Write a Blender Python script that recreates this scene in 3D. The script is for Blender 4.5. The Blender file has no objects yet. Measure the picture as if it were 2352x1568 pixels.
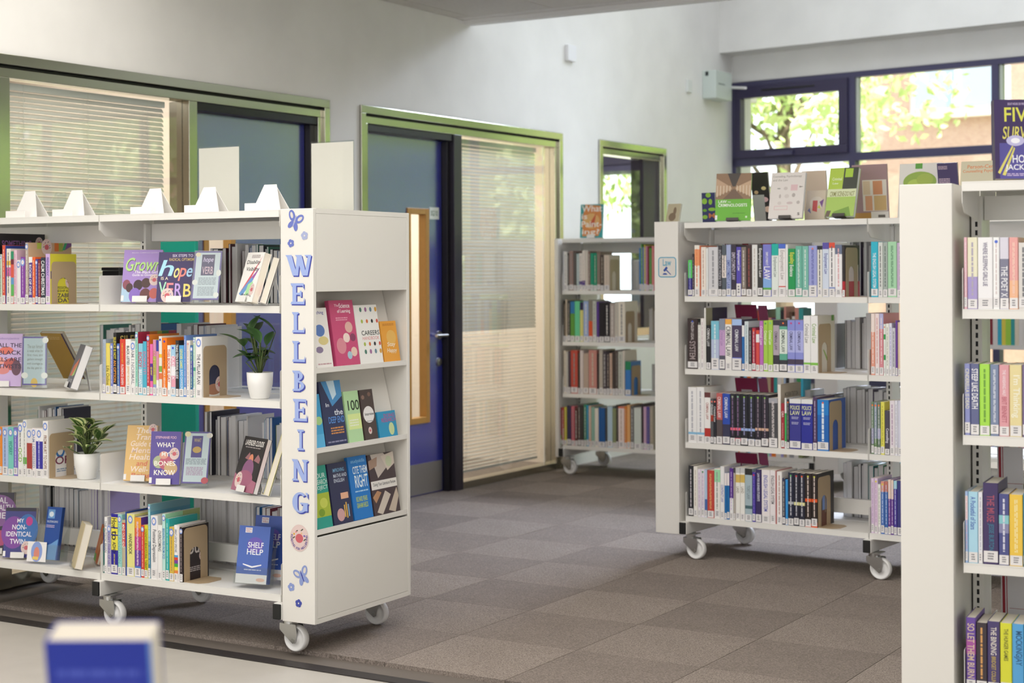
import bpy, bmesh, math, random
from mathutils import Vector, Matrix
random.seed(7)
C = bpy.context.scene.collection
sc = bpy.context.scene
R = math.radians
# ------------------------------------------------------------------ camera
YAW = R(31.4); ROLL = R(-.28); FPX = 3700.; CX, CY = 1176., 624.; EYE = 1.40
cam = bpy.data.cameras.new('camera'); camo = bpy.data.objects.new('camera', cam); C.objects.link(camo)
cam.sensor_width = 36; cam.lens = FPX/2352*36; cam.shift_y = -(784-CY)/2352; cam.clip_start = .05; cam.clip_end = 200
camo.matrix_world = Matrix.Translation((0, 0, EYE)) @ Matrix.Rotation(YAW, 4, 'Z') @ Matrix.Rotation(R(90), 4, 'X') @ Matrix.Rotation(ROLL, 4, 'Z')
cam.dof.use_dof = True; cam.dof.focus_distance = 5.75; cam.dof.aperture_fstop = 3.6
sc.camera = camo
# ------------------------------------------------------------------ world, sun, big lights, exposure
w = bpy.data.worlds.new('world'); sc.world = w; w.use_nodes = True
bg = w.node_tree.nodes['Background']; bg.inputs[0].default_value = (.86, .93, 1, 1); bg.inputs[1].default_value = 3.0
def light(name, kind, loc, rot, energy, col, sx=1, sy=1):
    d = bpy.data.lights.new(name, kind); d.energy = energy; d.color = col
    if kind == 'AREA': d.shape = 'RECTANGLE'; d.size = sx; d.size_y = sy
    o = bpy.data.objects.new(name, d); o.location = loc; o.rotation_euler = rot; C.objects.link(o); return o
s = light('sun', 'SUN', (0, 30, 20), (0, 0, 0), 11.0, (1, .95, .86)); s.data.angle = R(1); s.rotation_euler = Vector((-.70, .22, -.68)).to_track_quat('-Z', 'Y').to_euler()
light('rooflight_glow', 'AREA', (-2.2, 10.6, 4.45), (0, 0, 0), 85, (.86, .93, 1), 6, 2.6)
lc = light('clerestory_daylight', 'AREA', (-1.4, 12.15, 4.35), (R(-46), 0, 0), 260, (.70, .79, 1), 6, 1.0); lc.data.spread = R(80)
light('fill_light_right', 'AREA', (3.9, 3.0, 1.9), (0, R(90), 0), 50, (.93, .97, 1), 2.6, 6)  # added soft fill from the right; no window in that wall
light('ceiling_lights_near', 'AREA', (-2.9, 3.4, 2.98), (0, 0, 0), 158, (1, .965, .92), 5.0, 4.5)
light('fill_light_back', 'AREA', (-3.2, -2.3, 1.8), (R(90), 0, 0), 125, (.97, .98, 1), 6, 2.4)  # added fill lamp behind the camera, brightens the fronts; wall there is solid
light('office_light_left', 'AREA', (-7.6, 5.6, 2.7), (0, 0, 0), 110, (1, .91, .83), 2.2, 3)
light('office_light_middle', 'AREA', (-7.6, 8.8, 2.7), (0, 0, 0), 110, (1, .93, .84), 2.2, 1.6)
light('office_light_far', 'AREA', (-7.6, 11.6, 2.7), (0, 0, 0), 50, (.95, .97, 1), 2.2, 1.6)
sc.view_settings.view_transform = 'Standard'; sc.view_settings.look = 'None'
sc.view_settings.gamma = 1; sc.view_settings.use_curve_mapping = False; sc.view_settings.exposure = 0.0
sc.cycles.max_bounces = 8; sc.cycles.diffuse_bounces = 5; sc.cycles.transparent_max_bounces = 16; sc.cycles.glossy_bounces = 4
sc.cycles.sample_clamp_indirect = 6; sc.cycles.caustics_reflective = False; sc.cycles.caustics_refractive = False

# ------------------------------------------------------------------ pixel -> point helpers (real positions on real planes)
_cr, _sr = math.cos(ROLL), math.sin(ROLL); _c, _s = math.cos(YAW), math.sin(YAW)
def ray(px, py):
    du, dv = px-CX, py-CY; u = (_cr*du+_sr*dv)/FPX; v = (-_sr*du+_cr*dv)/FPX
    return Vector((u*_c-_s, u*_s+_c, -v))
def onplane(px, py, P, n):
    d = ray(px, py); o = Vector((0, 0, EYE)); return o + d*((Vector(P)-o).dot(n)/d.dot(n))
class Case:
    def __init__(s, ox, oy, a, dz=0.):
        s.o = Vector((ox, oy, 0)); s.a = R(a); s.X = Vector((math.cos(s.a), math.sin(s.a), 0)); s.Y = Vector((-math.sin(s.a), math.cos(s.a), 0)); s.dz = dz
        s.zs = [z+dz for z in (1.633, 1.278, .927, .571, .215)]
        s.M = Matrix.Translation(s.o) @ Matrix.Rotation(s.a, 4, 'Z')
    def loc(s, px, py, y):
        P = onplane(px, py, s.o+s.Y*y, s.Y)-s.o; return P.dot(s.X), P.z
    def locx(s, px, py, x):
        P = onplane(px, py, s.o+s.X*x, s.X)-s.o; return P.dot(s.Y), P.z
W = Case(-3.652, 4.602, 1.47); L = Case(-3.358, 7.073, -3.59); RC = Case(-1.287, 4.463, 5.69, .012); F = Case(-5.485, 9.623, 1.17, -.008)
# ------------------------------------------------------------------ materials
def lin(h):
    if len(h) == 3: h = ''.join(c*2 for c in h)
    v = [int(h[i:i+2], 16)/255 for i in (0, 2, 4)]
    return tuple((c/12.92 if c <= .04045 else ((c+.055)/1.055)**2.4) for c in v)+(1,)
_m = {}
def mat(h, rough=.5, metal=0., **k):
    key = (h, rough, metal, tuple(sorted(k.items())))
    if key in _m: return _m[key]
    m = bpy.data.materials.new('mat_'+h); m.use_nodes = True; nt = m.node_tree; b = nt.nodes['Principled BSDF']
    b.inputs['Base Color'].default_value = lin(h); b.inputs['Roughness'].default_value = rough; b.inputs['Metallic'].default_value = metal
    if 'ior' in k: b.inputs['IOR'].default_value = k['ior']
    if 'coat' in k: b.inputs['Coat Weight'].default_value = k['coat']; b.inputs['Coat Roughness'].default_value = .08
    if 'sub' in k: b.inputs['Transmission Weight'].default_value = 0
    if 'noise' in k:   # faint procedural mottling of the surface
        n = nt.nodes.new('ShaderNodeTexNoise'); n.inputs['Scale'].default_value = k['noise']; n.inputs['Detail'].default_value = 4
        tc = nt.nodes.new('ShaderNodeTexCoord'); nt.links.new(tc.outputs['Object'], n.inputs['Vector'])
        mx = nt.nodes.new('ShaderNodeMix'); mx.data_type = 'RGBA'; mx.inputs[6].default_value = tuple(c*.9 for c in lin(h)[:3])+(1,); mx.inputs[7].default_value = tuple(min(1, c*1.08) for c in lin(h)[:3])+(1,)
        nt.links.new(n.outputs[0], mx.inputs[0]); nt.links.new(mx.outputs[2], b.inputs['Base Color'])
    _m[key] = m; return m
def emis(h, st):
    m = bpy.data.materials.new('glow'); m.use_nodes = True; b = m.node_tree.nodes['Principled BSDF']
    b.inputs['Base Color'].default_value = lin(h); b.inputs['Emission Color'].default_value = lin(h); b.inputs['Emission Strength'].default_value = st; return m
def glassmat(name, tint=(1, 1, 1), refl=1., rough=0.0, f0=.04):
    m = bpy.data.materials.new(name); m.use_nodes = True; nt = m.node_tree; nt.nodes.clear()
    o = nt.nodes.new('ShaderNodeOutputMaterial'); mx = nt.nodes.new('ShaderNodeMixShader'); t = nt.nodes.new('ShaderNodeBsdfTransparent'); g = nt.nodes.new('ShaderNodeBsdfGlossy')
    fr = nt.nodes.new('ShaderNodeFresnel'); fr.inputs['IOR'].default_value = (1+f0**.5)/(1-f0**.5)
    t.inputs[0].default_value = (*tint, 1); g.inputs['Roughness'].default_value = rough; g.inputs['Color'].default_value = (refl, refl, refl, 1)
    ge = nt.nodes.new('ShaderNodeNewGeometry'); mt = nt.nodes.new('ShaderNodeMath'); mt.operation = 'SUBTRACT'; mt.inputs[0].default_value = 1; nt.links.new(ge.outputs['Backfacing'], mt.inputs[1])
    mu = nt.nodes.new('ShaderNodeMath'); mu.operation = 'MULTIPLY'; nt.links.new(fr.outputs[0], mu.inputs[0]); nt.links.new(mt.outputs[0], mu.inputs[1])
    nt.links.new(mu.outputs[0], mx.inputs[0]); nt.links.new(t.outputs[0], mx.inputs[1]); nt.links.new(g.outputs[0], mx.inputs[2]); nt.links.new(mx.outputs[0], o.inputs[0]); return m
GLASS = glassmat('window_glass', (.97, .985, .975)); PGLASS = glassmat('partition_glass', (.96, .98, .965), 1, 0, .09); ACRYL = glassmat('acrylic', (.93, .945, .94), 1, .02, .05)
WHITE = mat('e9e7e2', .42); PANEL = mat('e6e3dd', .5); WALL = mat('eceae6', .85, noise=3.0); STEEL = mat('b9b9b7', .28, 1.); ZINC = mat('c2c3c2', .25, 1.)
BLACKP = mat('151515', .5); NYLON = mat('ecebea', .35); TAN = mat('b39c7c', .45); PAGES = mat('e9e2d4', .8); PAGEW = mat('e4e2e2', .8)
def carpetmat(name, a, b, rot):
    m = bpy.data.materials.new(name); m.use_nodes = True; nt = m.node_tree; p = nt.nodes['Principled BSDF']; p.inputs['Roughness'].default_value = .95; p.inputs['Specular IOR Level'].default_value = .15
    tc = nt.nodes.new('ShaderNodeTexCoord'); mp = nt.nodes.new('ShaderNodeMapping'); mp.inputs['Scale'].default_value = (1, 2.2, 1) if rot else (2.2, 1, 1)
    n1 = nt.nodes.new('ShaderNodeTexNoise'); n1.inputs['Scale'].default_value = 160; n1.inputs['Detail'].default_value = 3
    n2 = nt.nodes.new('ShaderNodeTexNoise'); n2.inputs['Scale'].default_value = 5; n2.inputs['Detail'].default_value = 2
    nt.links.new(tc.outputs['Object'], mp.inputs[0]); nt.links.new(mp.outputs[0], n1.inputs['Vector']); nt.links.new(tc.outputs['Object'], n2.inputs['Vector'])
    cr = nt.nodes.new('ShaderNodeValToRGB'); cr.color_ramp.elements[0].position = .36; cr.color_ramp.elements[1].position = .66
    cr.color_ramp.elements[0].color = lin(a); cr.color_ramp.elements[1].color = lin(b); nt.links.new(n1.outputs[0], cr.inputs[0])
    oi = nt.nodes.new('ShaderNodeObjectInfo'); mr = nt.nodes.new('ShaderNodeMapRange'); mr.inputs[3].default_value = .94; mr.inputs[4].default_value = 1.06; nt.links.new(oi.outputs['Random'], mr.inputs[0])
    ad = nt.nodes.new('ShaderNodeMath'); ad.operation = 'MULTIPLY_ADD'; ad.inputs[1].default_value = .2; ad.inputs[2].default_value = -.1; nt.links.new(n2.outputs[0], ad.inputs[0])
    a2 = nt.nodes.new('ShaderNodeMath'); nt.links.new(mr.outputs[0], a2.inputs[0]); nt.links.new(ad.outputs[0], a2.inputs[1])
    hs = nt.nodes.new('ShaderNodeHueSaturation'); nt.links.new(a2.outputs[0], hs.inputs['Value']); nt.links.new(cr.outputs[0], hs.inputs['Color']); nt.links.new(hs.outputs[0], p.inputs['Base Color'])
    bp = nt.nodes.new('ShaderNodeBump'); bp.inputs['Strength'].default_value = .5; bp.inputs['Distance'].default_value = .003; nt.links.new(n1.outputs[0], bp.inputs['Height']); nt.links.new(bp.outputs[0], p.inputs['Normal']); return m
CARP = [carpetmat('carpet_pile_along', '746a64', 'a0958c', 0), carpetmat('carpet_pile_across', '6c635d', '968b83', 1)]
# ------------------------------------------------------------------ mesh helpers
class MB:
    def __init__(s): s.bm = bmesh.new(); s.mats = []
    def mi(s, m):
        if m not in s.mats: s.mats.append(m)
        return s.mats.index(m)
    def face(s, vs, m):
        f = s.bm.faces.new([s.bm.verts.new(v) for v in vs]); f.material_index = s.mi(m); return f
    def box(s, a, b, m, M=None, bev=0):
        x0, y0, z0 = a; x1, y1, z1 = b
        co = [(x0, y0, z0), (x1, y0, z0), (x1, y1, z0), (x0, y1, z0), (x0, y0, z1), (x1, y0, z1), (x1, y1, z1), (x0, y1, z1)]
        v = [s.bm.verts.new(M @ Vector(c) if M else c) for c in co]; k = s.mi(m); fs = []
        for q in ((0, 3, 2, 1), (4, 5, 6, 7), (0, 1, 5, 4), (1, 2, 6, 5), (2, 3, 7, 6), (3, 0, 4, 7)):
            f = s.bm.faces.new([v[i] for i in q]); f.material_index = k; fs.append(f)
        if bev:
            es = list({e for f in fs for e in f.edges}); r = bmesh.ops.bevel(s.bm, geom=es, offset=bev, segments=2, affect='EDGES', profile=.5)
            for f in r['faces']: f.material_index = k
        return s
    def prism(s, pts, d, m, M=None):   # pts in local xy (ccw seen from +z), extruded from z=0 to z=d
        k = s.mi(m); T = (lambda c: M @ Vector(c)) if M else (lambda c: c)
        a = [s.bm.verts.new(T((x, y, 0))) for x, y in pts]; b = [s.bm.verts.new(T((x, y, d))) for x, y in pts]
        fs = [s.bm.faces.new(a[::-1]), s.bm.faces.new(b)]
        for i in range(len(pts)): j = (i+1) % len(pts); fs.append(s.bm.faces.new((a[i], a[j], b[j], b[i])))
        for f in fs: f.material_index = k
        return s
    def cyl(s, r, h, m, M=None, n=24, r2=None):
        return s.lathe([(0, 0), (r, 0), (r if r2 is None else r2, h), (0, h)], m, M, n)
    def lathe(s, prof, m, M=None, n=28, smooth=False):
        k = s.mi(m); rings = []
        for r, z in prof:
            if r < 1e-6: rings.append([s.bm.verts.new((M @ Vector((0, 0, z))) if M else (0, 0, z))])
            else:
                rg = []
                for i in range(n):
                    a = 2*math.pi*i/n; c = Vector((r*math.cos(a), r*math.sin(a), z)); rg.append(s.bm.verts.new(M @ c if M else c))
                rings.append(rg)
        for A, B in zip(rings, rings[1:]):
            for i in range(n):
                j = (i+1) % n
                if len(A) == 1 and len(B) == 1: continue
                q = (A[0], B[j], B[i]) if len(A) == 1 else ((A[i], A[j], B[0]) if len(B) == 1 else (A[i], A[j], B[j], B[i]))
                f = s.bm.faces.new(q); f.material_index = k; f.smooth = smooth
        return s
    def done(s, name, parent=None, M=None, kind=None, label=None, cat=None, group=None, fix=True):
        if fix: bmesh.ops.recalc_face_normals(s.bm, faces=s.bm.faces)
        me = bpy.data.meshes.new(name); s.bm.to_mesh(me); s.bm.free()
        for m in s.mats: me.materials.append(m)
        o = bpy.data.objects.new(name, me); C.objects.link(o)
        if parent is not None: o.parent = parent
        if M is not None: o.matrix_local = M
        tag(o, label, cat, group, kind); return o
def tag(o, label=None, cat=None, group=None, kind=None):
    if label: o['label'] = label
    if cat: o['category'] = cat
    if group: o['group'] = group
    if kind: o['kind'] = kind
    return o
def empty(name, M, label, cat, group=None, kind=None):
    o = bpy.data.objects.new(name, None); o.empty_display_size = .05; C.objects.link(o); o.matrix_world = M; return tag(o, label, cat, group, kind)
def inst(src, name, parent, M):
    o = bpy.data.objects.new(name, src.data); C.objects.link(o); o.parent = parent; o.matrix_local = M; return o
def TR(x, y, z): return Matrix.Translation((x, y, z))
def RZ(a): return Matrix.Rotation(a, 4, 'Z')
def RX(a): return Matrix.Rotation(a, 4, 'X')
def RY(a): return Matrix.Rotation(a, 4, 'Y')
# ------------------------------------------------------------------ text and flat print
_tc = {}
def textverts(t):
    if t in _tc: return _tc[t]
    cu = bpy.data.curves.new('t', 'FONT'); cu.body = t; cu.resolution_u = 3; cu.offset = .012; cu.align_x = 'LEFT'
    ob = bpy.data.objects.new('t', cu); me = bpy.data.meshes.new_from_object(ob)
    vs = [(v.co.x, v.co.y) for v in me.vertices]; fs = [tuple(p.vertices) for p in me.polygons]
    if vs:
        x0 = min(v[0] for v in vs); x1 = max(v[0] for v in vs); y0 = min(v[1] for v in vs); y1 = max(v[1] for v in vs)
        vs = [((x-x0)/max(x1-x0, 1e-6), (y-y0)/max(y1-y0, 1e-6)) for x, y in vs]; asp = (x1-x0)/max(y1-y0, 1e-6)
    else: asp = 1
    bpy.data.objects.remove(ob); bpy.data.curves.remove(cu); bpy.data.meshes.remove(me)
    _tc[t] = (vs, fs, asp); return _tc[t]
LAY = .00012
class Print:   # flat shapes on a w x h rectangle: u to the right, v up, normal +z
    def __init__(s, M, z0=.0003): s.b = MB(); s.M = M; s.z = z0
    def poly(s, pts, h):
        m = mat(h, .4); s.z += LAY/4; s.b.face([s.M @ Vector((x, y, s.z)) for x, y in pts], m); return s
    def rect(s, x0, y0, x1, y1, h): return s.poly([(x0, y0), (x1, y0), (x1, y1), (x0, y1)], h)
    def disc(s, x, y, rx, ry, h, n=20, rot=0):
        c, q = math.cos(rot), math.sin(rot)
        return s.poly([(x+c*rx*math.cos(a)-q*ry*math.sin(a), y+q*rx*math.cos(a)+c*ry*math.sin(a)) for a in [2*math.pi*i/n for i in range(n)]], h)
    def text(s, t, x0, y0, x1, y1, h, ang=0, fit=False, shear=0, cen=True, bold=0):   # inside the box; ang=-90: reads downwards
        vs, fs, asp = textverts(t)
        if not vs: return s
        bw, bh = (x1-x0, y1-y0) if ang == 0 else (y1-y0, x1-x0)
        tw, th = bw, bh
        if not fit:
            if bw/asp < bh: th = max(bw/asp, min(bh, bw/asp*1.7))
            else: tw = bh*asp
        m = mat(h, .4); s.z += LAY/2; k = s.b.mi(m)
        cx, cy = (x0+x1)/2, (y0+y1)/2; out = []
        for (a, c) in vs:
            X = (a-.5)*tw+shear*(c-.5)*th; Y = (c-.5)*th
            if not cen and ang == 0: X += (tw-bw)/2
            if ang == -90: X, Y = Y, -X
            elif ang: ca, sa = math.cos(R(ang)), math.sin(R(ang)); X, Y = X*ca-Y*sa, X*sa+Y*ca
            out.append(s.b.bm.verts.new(s.M @ Vector((cx+X, cy+Y, s.z))))
        for f in fs:
            try: g = s.b.bm.faces.new([out[i] for i in f]); g.material_index = k
            except ValueError: pass
        return s
    def dashes(s, x0, y0, x1, y1, h, ang=0, n=1, seed=0):   # unreadable small print: rows of short bars
        rnd = random.Random(seed+int(x0*1e4)); m = h; s.z += LAY/4
        for i in range(n):
            if ang == 0:
                a = y1-(y1-y0)*(i+.15)/n; b = y1-(y1-y0)*(i+.7)/n; p = x0
                while p < x1-.002:
                    q = min(x1, p+(x1-x0)*rnd.uniform(.08, .25)); s.b.face([s.M @ Vector(c) for c in ((p, b, s.z), (q, b, s.z), (q, a, s.z), (p, a, s.z))], mat(m, .4)); p = q+(x1-x0)*.03
            else:
                a = x0+(x1-x0)*(i+.15)/n; b = x0+(x1-x0)*(i+.8)/n; p = y1
                while p > y0+.002:
                    q = max(y0, p-(y1-y0)*rnd.uniform(.05, .16)); s.b.face([s.M @ Vector(c) for c in ((a, q, s.z), (b, q, s.z), (b, p, s.z), (a, p, s.z))], mat(m, .4)); p = q-(y1-y0)*.02
        return s
    def done(s, name, parent, **k): return s.b.done(name, parent, fix=False, **k)
# ================================================================== SETTING
XW = -5.66; CEIL = 3.02; FAR0 = Vector((-5.672, 12.976, 0)); FA = R(-8.56)
FD = Vector((math.cos(FA), math.sin(FA), 0)); FN = Vector((-math.sin(FA), math.cos(FA), 0))
MF = Matrix.Translation(FAR0) @ RZ(FA)          # window wall frame: x along, y outwards
# floor: slab, vinyl, edge strip and carpet tiles
fl = MB().box((-10.2, -3.2, -.2), (5.2, 15.5, -.012), mat('6b635c', .9)).done('floor', kind='structure')
v = MB().box((-10.2, -3.2, -.012), (5.2, 4.47, 0), mat('b9b4ac', .38, noise=9.)).done('vinyl_sheet', fl)
tag(v, 'pale grey vinyl floor sheet')
v = MB(); v.prism([(-10.2, 4.47), (5.2, 4.47), (5.2, 4.535), (-10.2, 4.535)], .016, mat('2b2625', .45), TR(0, 0, -.012)); tag(v.done('edge_strip', fl), 'dark rubber edging strip')
t0 = None; P = .506
for i in range(-10, 19):
    for j in range(0, 20):
        x = -4.92+(i-1)*P; y = 5.19+(j-1)*P-.15*0
        if x < -9.9 or x > 4.6 or y < 4.5 or y > 14.6: continue
        if x < XW-.1 and y < 5: continue
        y0 = max(y, 4.537); m = CARP[(i+j) % 2]
        if y0 > y or t0 is None or True:
            key = (round(y0-y, 3), (i+j) % 2)
            if key not in _tc:
                b = MB(); h = .0045; e = .0012; b.box((e, y0-y+e, 0), (P-e, P-e, h+.012), m); ob = b.done('carpet_tile', fl, TR(x, y, -.012)); _tc[key] = ob
            else: inst(_tc[key], 'carpet_tile', fl, TR(x, y, -.012))
CT = .0045
# walls
def boxes(name, bs, m, kind='structure', parent=None, M=None, **k):
    b = MB()
    for a in bs: b.box(a[0:3], a[3:6], m)
    return b.done(name, parent, M, kind=kind, **k)
T = .16; XB = XW-T
openings = [(2.0, 7.275, 0), (7.572, 9.955, 0), (10.508, 11.631, 0)]; ZT = 2.372
bs = [(XB, -3.2, 0, XW, 2.0, 4.8), (XB, 7.275, 0, XW, 7.572, 4.8), (XB, 9.955, 0, XW, 10.508, 4.8), (XB, 11.631, 0, XW, 13.0, 4.8)]
for a, b_, z in openings: bs.append((XB, a, ZT, XW, b_, 4.8))
bs.append((XB, 10.508, 0, XW, 11.631, .9))
boxes('wall_left', bs, WALL)
# window wall with openings for the high window band
sill, head = .45, 3.035
bs = [(-4.5, 0, 0, 12, .3, sill), (-4.5, 0, head, 12, .3, 5.0), (.0-.16, 0, sill, .012, .3, head), (-4.5, 0, sill, -3.6, .3, head)]
boxes('wall_far', bs, WALL, M=MF)
boxes('trim_1', [(.02, -.27, 3.262, 11.5, -.0, 4.75)], WALL, M=MF)      # downstand beam over the windows
# ceiling slab of the low part + fascia + tiles, upper roof
boxes('ceiling', [(XW, -3.2, CEIL+.012, 5.0, 8.715, CEIL+.2)], mat('c9c5bd', .9))
ce = bpy.data.objects['ceiling']; k0 = None
TS = .6
ctm = mat('d3cfc8', .95, noise=40.)
for i in range(-1, 18):
    for j in range(-1, 20):
        x = XW+.12+i*TS; y = 8.60-(j+1)*TS
        x0 = max(x, XW+.002); y0 = max(y, -3.1)
        if j < 0: continue
        if x+TS > 4.9 or y < -3.0 or x0 >= x+TS-.02: continue
        key = ('ct', round(x0-x, 3))
        if key not in _tc: _tc[key] = MB().box((x0-x+.003, .003, 0), (TS-.003, TS-.003, .011), ctm).done('ceiling_tile', ce, TR(x, y, CEIL))
        else: inst(_tc[key], 'ceiling_tile', ce, TR(x, y, CEIL))
boxes('trim_2', [(XW, 8.69, CEIL-.028, 5.0, 8.772, 3.35)], mat('e4e3df', .7))
boxes('trim_3', [(XW+.001, 8.602, CEIL-.002, 5.0, 8.69, CEIL+.011)], mat('dedbd5', .8))
boxes('ceiling', [(XW, 8.715, 4.75, 5.0, 14.2, 4.95), (XW, 8.715, 3.351, 5.0, 8.75, 4.75)], WALL)
boxes('wall_right', [(5.0, -3.2, 0, 5.16, 13.0, 4.8)], WALL)
boxes('wall_back', [(-10.2, -3.2, 0, 5.16, -3.04, 4.8)], WALL)
# rooms behind the left wall
OW = mat('ddd2c4', .9)
boxes('wall_office', [(-10.1, -3.0, -.012, -9.95, 13.6, 3.2), (-9.95, 7.4, 0, XB, 7.5, 3.0), (-9.95, 10.18, 0, XB, 10.28, 3.0), (-9.95, 2.2, 0, XB, 2.3, 3.0)], OW)
boxes('ceiling', [(-10.1, -3.0, 2.95, XB-.001, 13.9, 3.1)], mat('e6e2dc', .9))
# ---- aluminium frames in the left wall
AL = mat('bdbcae', .16, 1.); AL2 = mat('3a3640', .3, .25)
def fbox(n, par, y0, y1, z0, z1, x0, x1, m=AL, bev=.002):
    return MB().box((XW+x0, y0, z0), (XW+x1, y1, z1), m, bev=bev).done(n, par)
def frameset(name, ya, yb, zt, zb=0):
    fr = empty(name, TR(0, 0, 0), None, None, kind='structure'); fr.location = (0, 0, 0)
    fbox('architrave', fr, ya, yb, zt-.046, zt, -.05, .014)
    fbox('architrave', fr, ya, ya+.046, zb, zt-.046, -.05, .014); fbox('architrave', fr, yb-.046, yb, zb, zt-.046, -.05, .014)
    fbox('inner_frame', fr, ya+.046, yb-.046, zt-.060, zt-.046, -.10, -.022, BLACKP)
    fbox('inner_frame', fr, ya+.046, yb-.046, zt-.102, zt-.060, -.10, -.004)
    fbox('inner_frame', fr, ya+.046, ya+.085, zb, zt-.102, -.10, -.004); fbox('inner_frame', fr, yb-.085, yb-.046, zb, zt-.102, -.10, -.004)
    return fr
f1 = frameset('door_frame_1', 2.02, 7.275, 2.38); f1.name = 'door_1'
fbox('mullion', f1, 4.90, 4.975, 0, 2.278, -.10, .0); fbox('mullion', f1, 6.135, 6.195, 0, 2.278, -.14, -.002)
fbox('bottom_rail', f1, 4.975, 6.135, 0, .06, -.10, -.01); fbox('bottom_rail', f1, 2.105, 4.90, 0, .06, -.10, -.01)
f2 = frameset('door_2', 7.572, 9.955, 2.38)
fbox('mullion', f2, 8.575, 8.665, 0, 2.278, -.14, -.002, AL2); fbox('bottom_rail', f2, 8.665, 9.87, 0, .05, -.10, -.01)
f3 = frameset('window_1', 10.508, 11.631, 2.375, .9); fbox('bottom_rail', f3, 10.59, 11.55, .9, .96, -.10, -.01)
fbox('reveal', f3, 11.30, 11.546, .96, 2.273, -.14, -.03, mat('2c2638', .35, .2))
def pane(par, y0, y1, z0, z1, x=-.05, m=PGLASS): return MB().box((XW+x-.004, y0, z0), (XW+x+.004, y1, z1), m).done('pane', par)
pane(f1, 2.105, 4.90, .06, 2.278); pane(f1, 4.975, 6.135, .06, 2.278); pane(f2, 8.665, 9.87, .05, 2.278); pane(f3, 10.59, 11.30, .96, 2.273, m=GLASS)
# dark reveals round the recessed doors
REV = mat('17141c', .4)
for fr, a, b_ in ((f1, 6.195, 7.19), (f2, 7.657, 8.575)):
    fbox('door_stop', fr, a, b_, 2.235, 2.278, -.14, -.012, REV); fbox('door_stop', fr, b_-.035, b_, 0, 2.235, -.14, -.035, REV); fbox('door_stop', fr, a, a+.02, 0, 2.235, -.14, -.035, REV)
# ---- doors (blue laminate, oak-framed slot window)
BLUE = mat('14229a', .2, 0, ior=3.6); OAK = mat('b98a45', .45, noise=30.)
def door(name, ya, yb, vy0, vy1, label):
    d = empty(name, TR(XW-.075, ya, 0), label, 'door'); w = yb-ya; z0, z1 = .455, 1.80; a, b_ = vy0-ya, vy1-ya
    m = MB()
    for q in ((0, .008, a, 2.232), (b_, .008, w, 2.232), (a, .008, b_, z0), (a, z1, b_, 2.232)): m.box((-.045, q[0], q[1]), (0, q[2], q[3]), BLUE)
    m.done('leaf', d)
    fr = MB(); e = .038
    fr.box((-.05, a, z0), (.008, a+e, z1), OAK, bev=.003); fr.box((-.05, b_-e, z0), (.008, b_, z1), OAK, bev=.003); fr.box((-.05, a+e, z0), (.008, b_-e, z0+e), OAK, bev=.003); fr.box((-.05, a+e, z1-e), (.008, b_-e, z1), OAK, bev=.003); tag(fr.done('vision_frame', d), 'honey oak frame round the slot window')
    MB().box((-.026, a+e, z0+e), (-.02, b_-e, z1-e), GLASS).done('vision_pane', d)
    tag(MB().box((0, .01, .015), (.0025, w-.01, .205), mat('b5b3b0', .35, .8)).done('kick_plate', d), 'brushed steel kick plate')
    h = MB(); hy = w-.035
    h.cyl(.027, .009, STEEL, TR(0, hy, 1.0) @ RY(R(90))); h.cyl(.010, .055, STEEL, TR(.005, hy, 1.0) @ RY(R(90)), 16)
    hd = h.done('handle_rose', d); l = MB(); l.cyl(.0095, .125, STEEL, TR(.058, hy+.01, 1.0) @ RX(R(90)), 16); tag(l.done('lever', hd), 'chrome lever handle')
    k = MB(); k.cyl(.026, .008, STEEL, TR(0, hy-.005, .83) @ RY(R(90))); k.cyl(.009, .012, STEEL, TR(0, hy-.005, .838) @ RY(R(90)), 12); tag(k.done('lock_escutcheon', d), 'round steel lock plate')
    return d
door('door', 6.20, 7.15, 6.345-.03, 6.56, 'blue laminate door behind the wellbeing bookcase, with a narrow oak framed window')
d2 = door('door', 7.68, 8.535, 8.15, 8.387, 'glossy blue door with lever handle and steel kick plate, right of the white display end')
sg = Print(TR(XW-.075, 8.40, 1.735) @ RZ(R(90)) @ RX(R(90)), .001); sg.rect(0, 0, .105, .075, 'e6eae2'); sg.text('0G/10', .012, .02, .092, .055, '4a6a48')
sg.done('door_sign', None, label='small white room number sign beside the slot window of the open blue door'.replace('open ', ''), cat='sign')
# ---- venetian blinds behind the glass
SL = mat('ddd8cf', .55)
def blind(y0, y1, zt, zb, x, label, opn, pitch=.0235):
    o = empty('venetian_blind', TR(XW+x, (y0+y1)/2, zt), label, 'blind', 'venetian blinds behind the glass partitions'); w = y1-y0
    MB().box((-.015, -w/2, -.03), (.015, w/2, 0), mat('e4e0da', .4)).done('head_rail', o)
    s0 = None; z = -.045; n = 0
    while zt+z > zb+.03:
        a = opn(zt+z); M = TR(0, 0, z) @ RY(a)
        if s0 is None:
            b = MB(); 
            b.prism([(-.0125, 0), (0, .0018), (.0125, 0), (.0125, .0004), (0, .0022), (-.0125, .0004)], w, SL, TR(0, w/2, 0) @ RX(R(90))); s0 = b.done('slat', o, M)
        else: inst(s0, 'slat', o, M)
        z -= pitch; n += 1
    MB().box((-.013, -w/2, z-.01), (.013, w/2, z+.005), mat('e4e0da', .4)).done('bottom_rail', o)
    for q in (.12, .5, .88):
        MB().box((-.016, -w/2+w*q-.0012, z), (-.0145, -w/2+w*q+.0012, 0), SL).done('ladder_cord', o); MB().box((.0145, -w/2+w*q-.0012, z), (.016, -w/2+w*q+.0012, 0), SL).done('ladder_cord', o)
    return o
blind(4.99, 6.03, 2.265, .09, -.085, 'wide cream venetian blind behind the glass at the left edge of the picture', lambda z: R(58))
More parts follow.
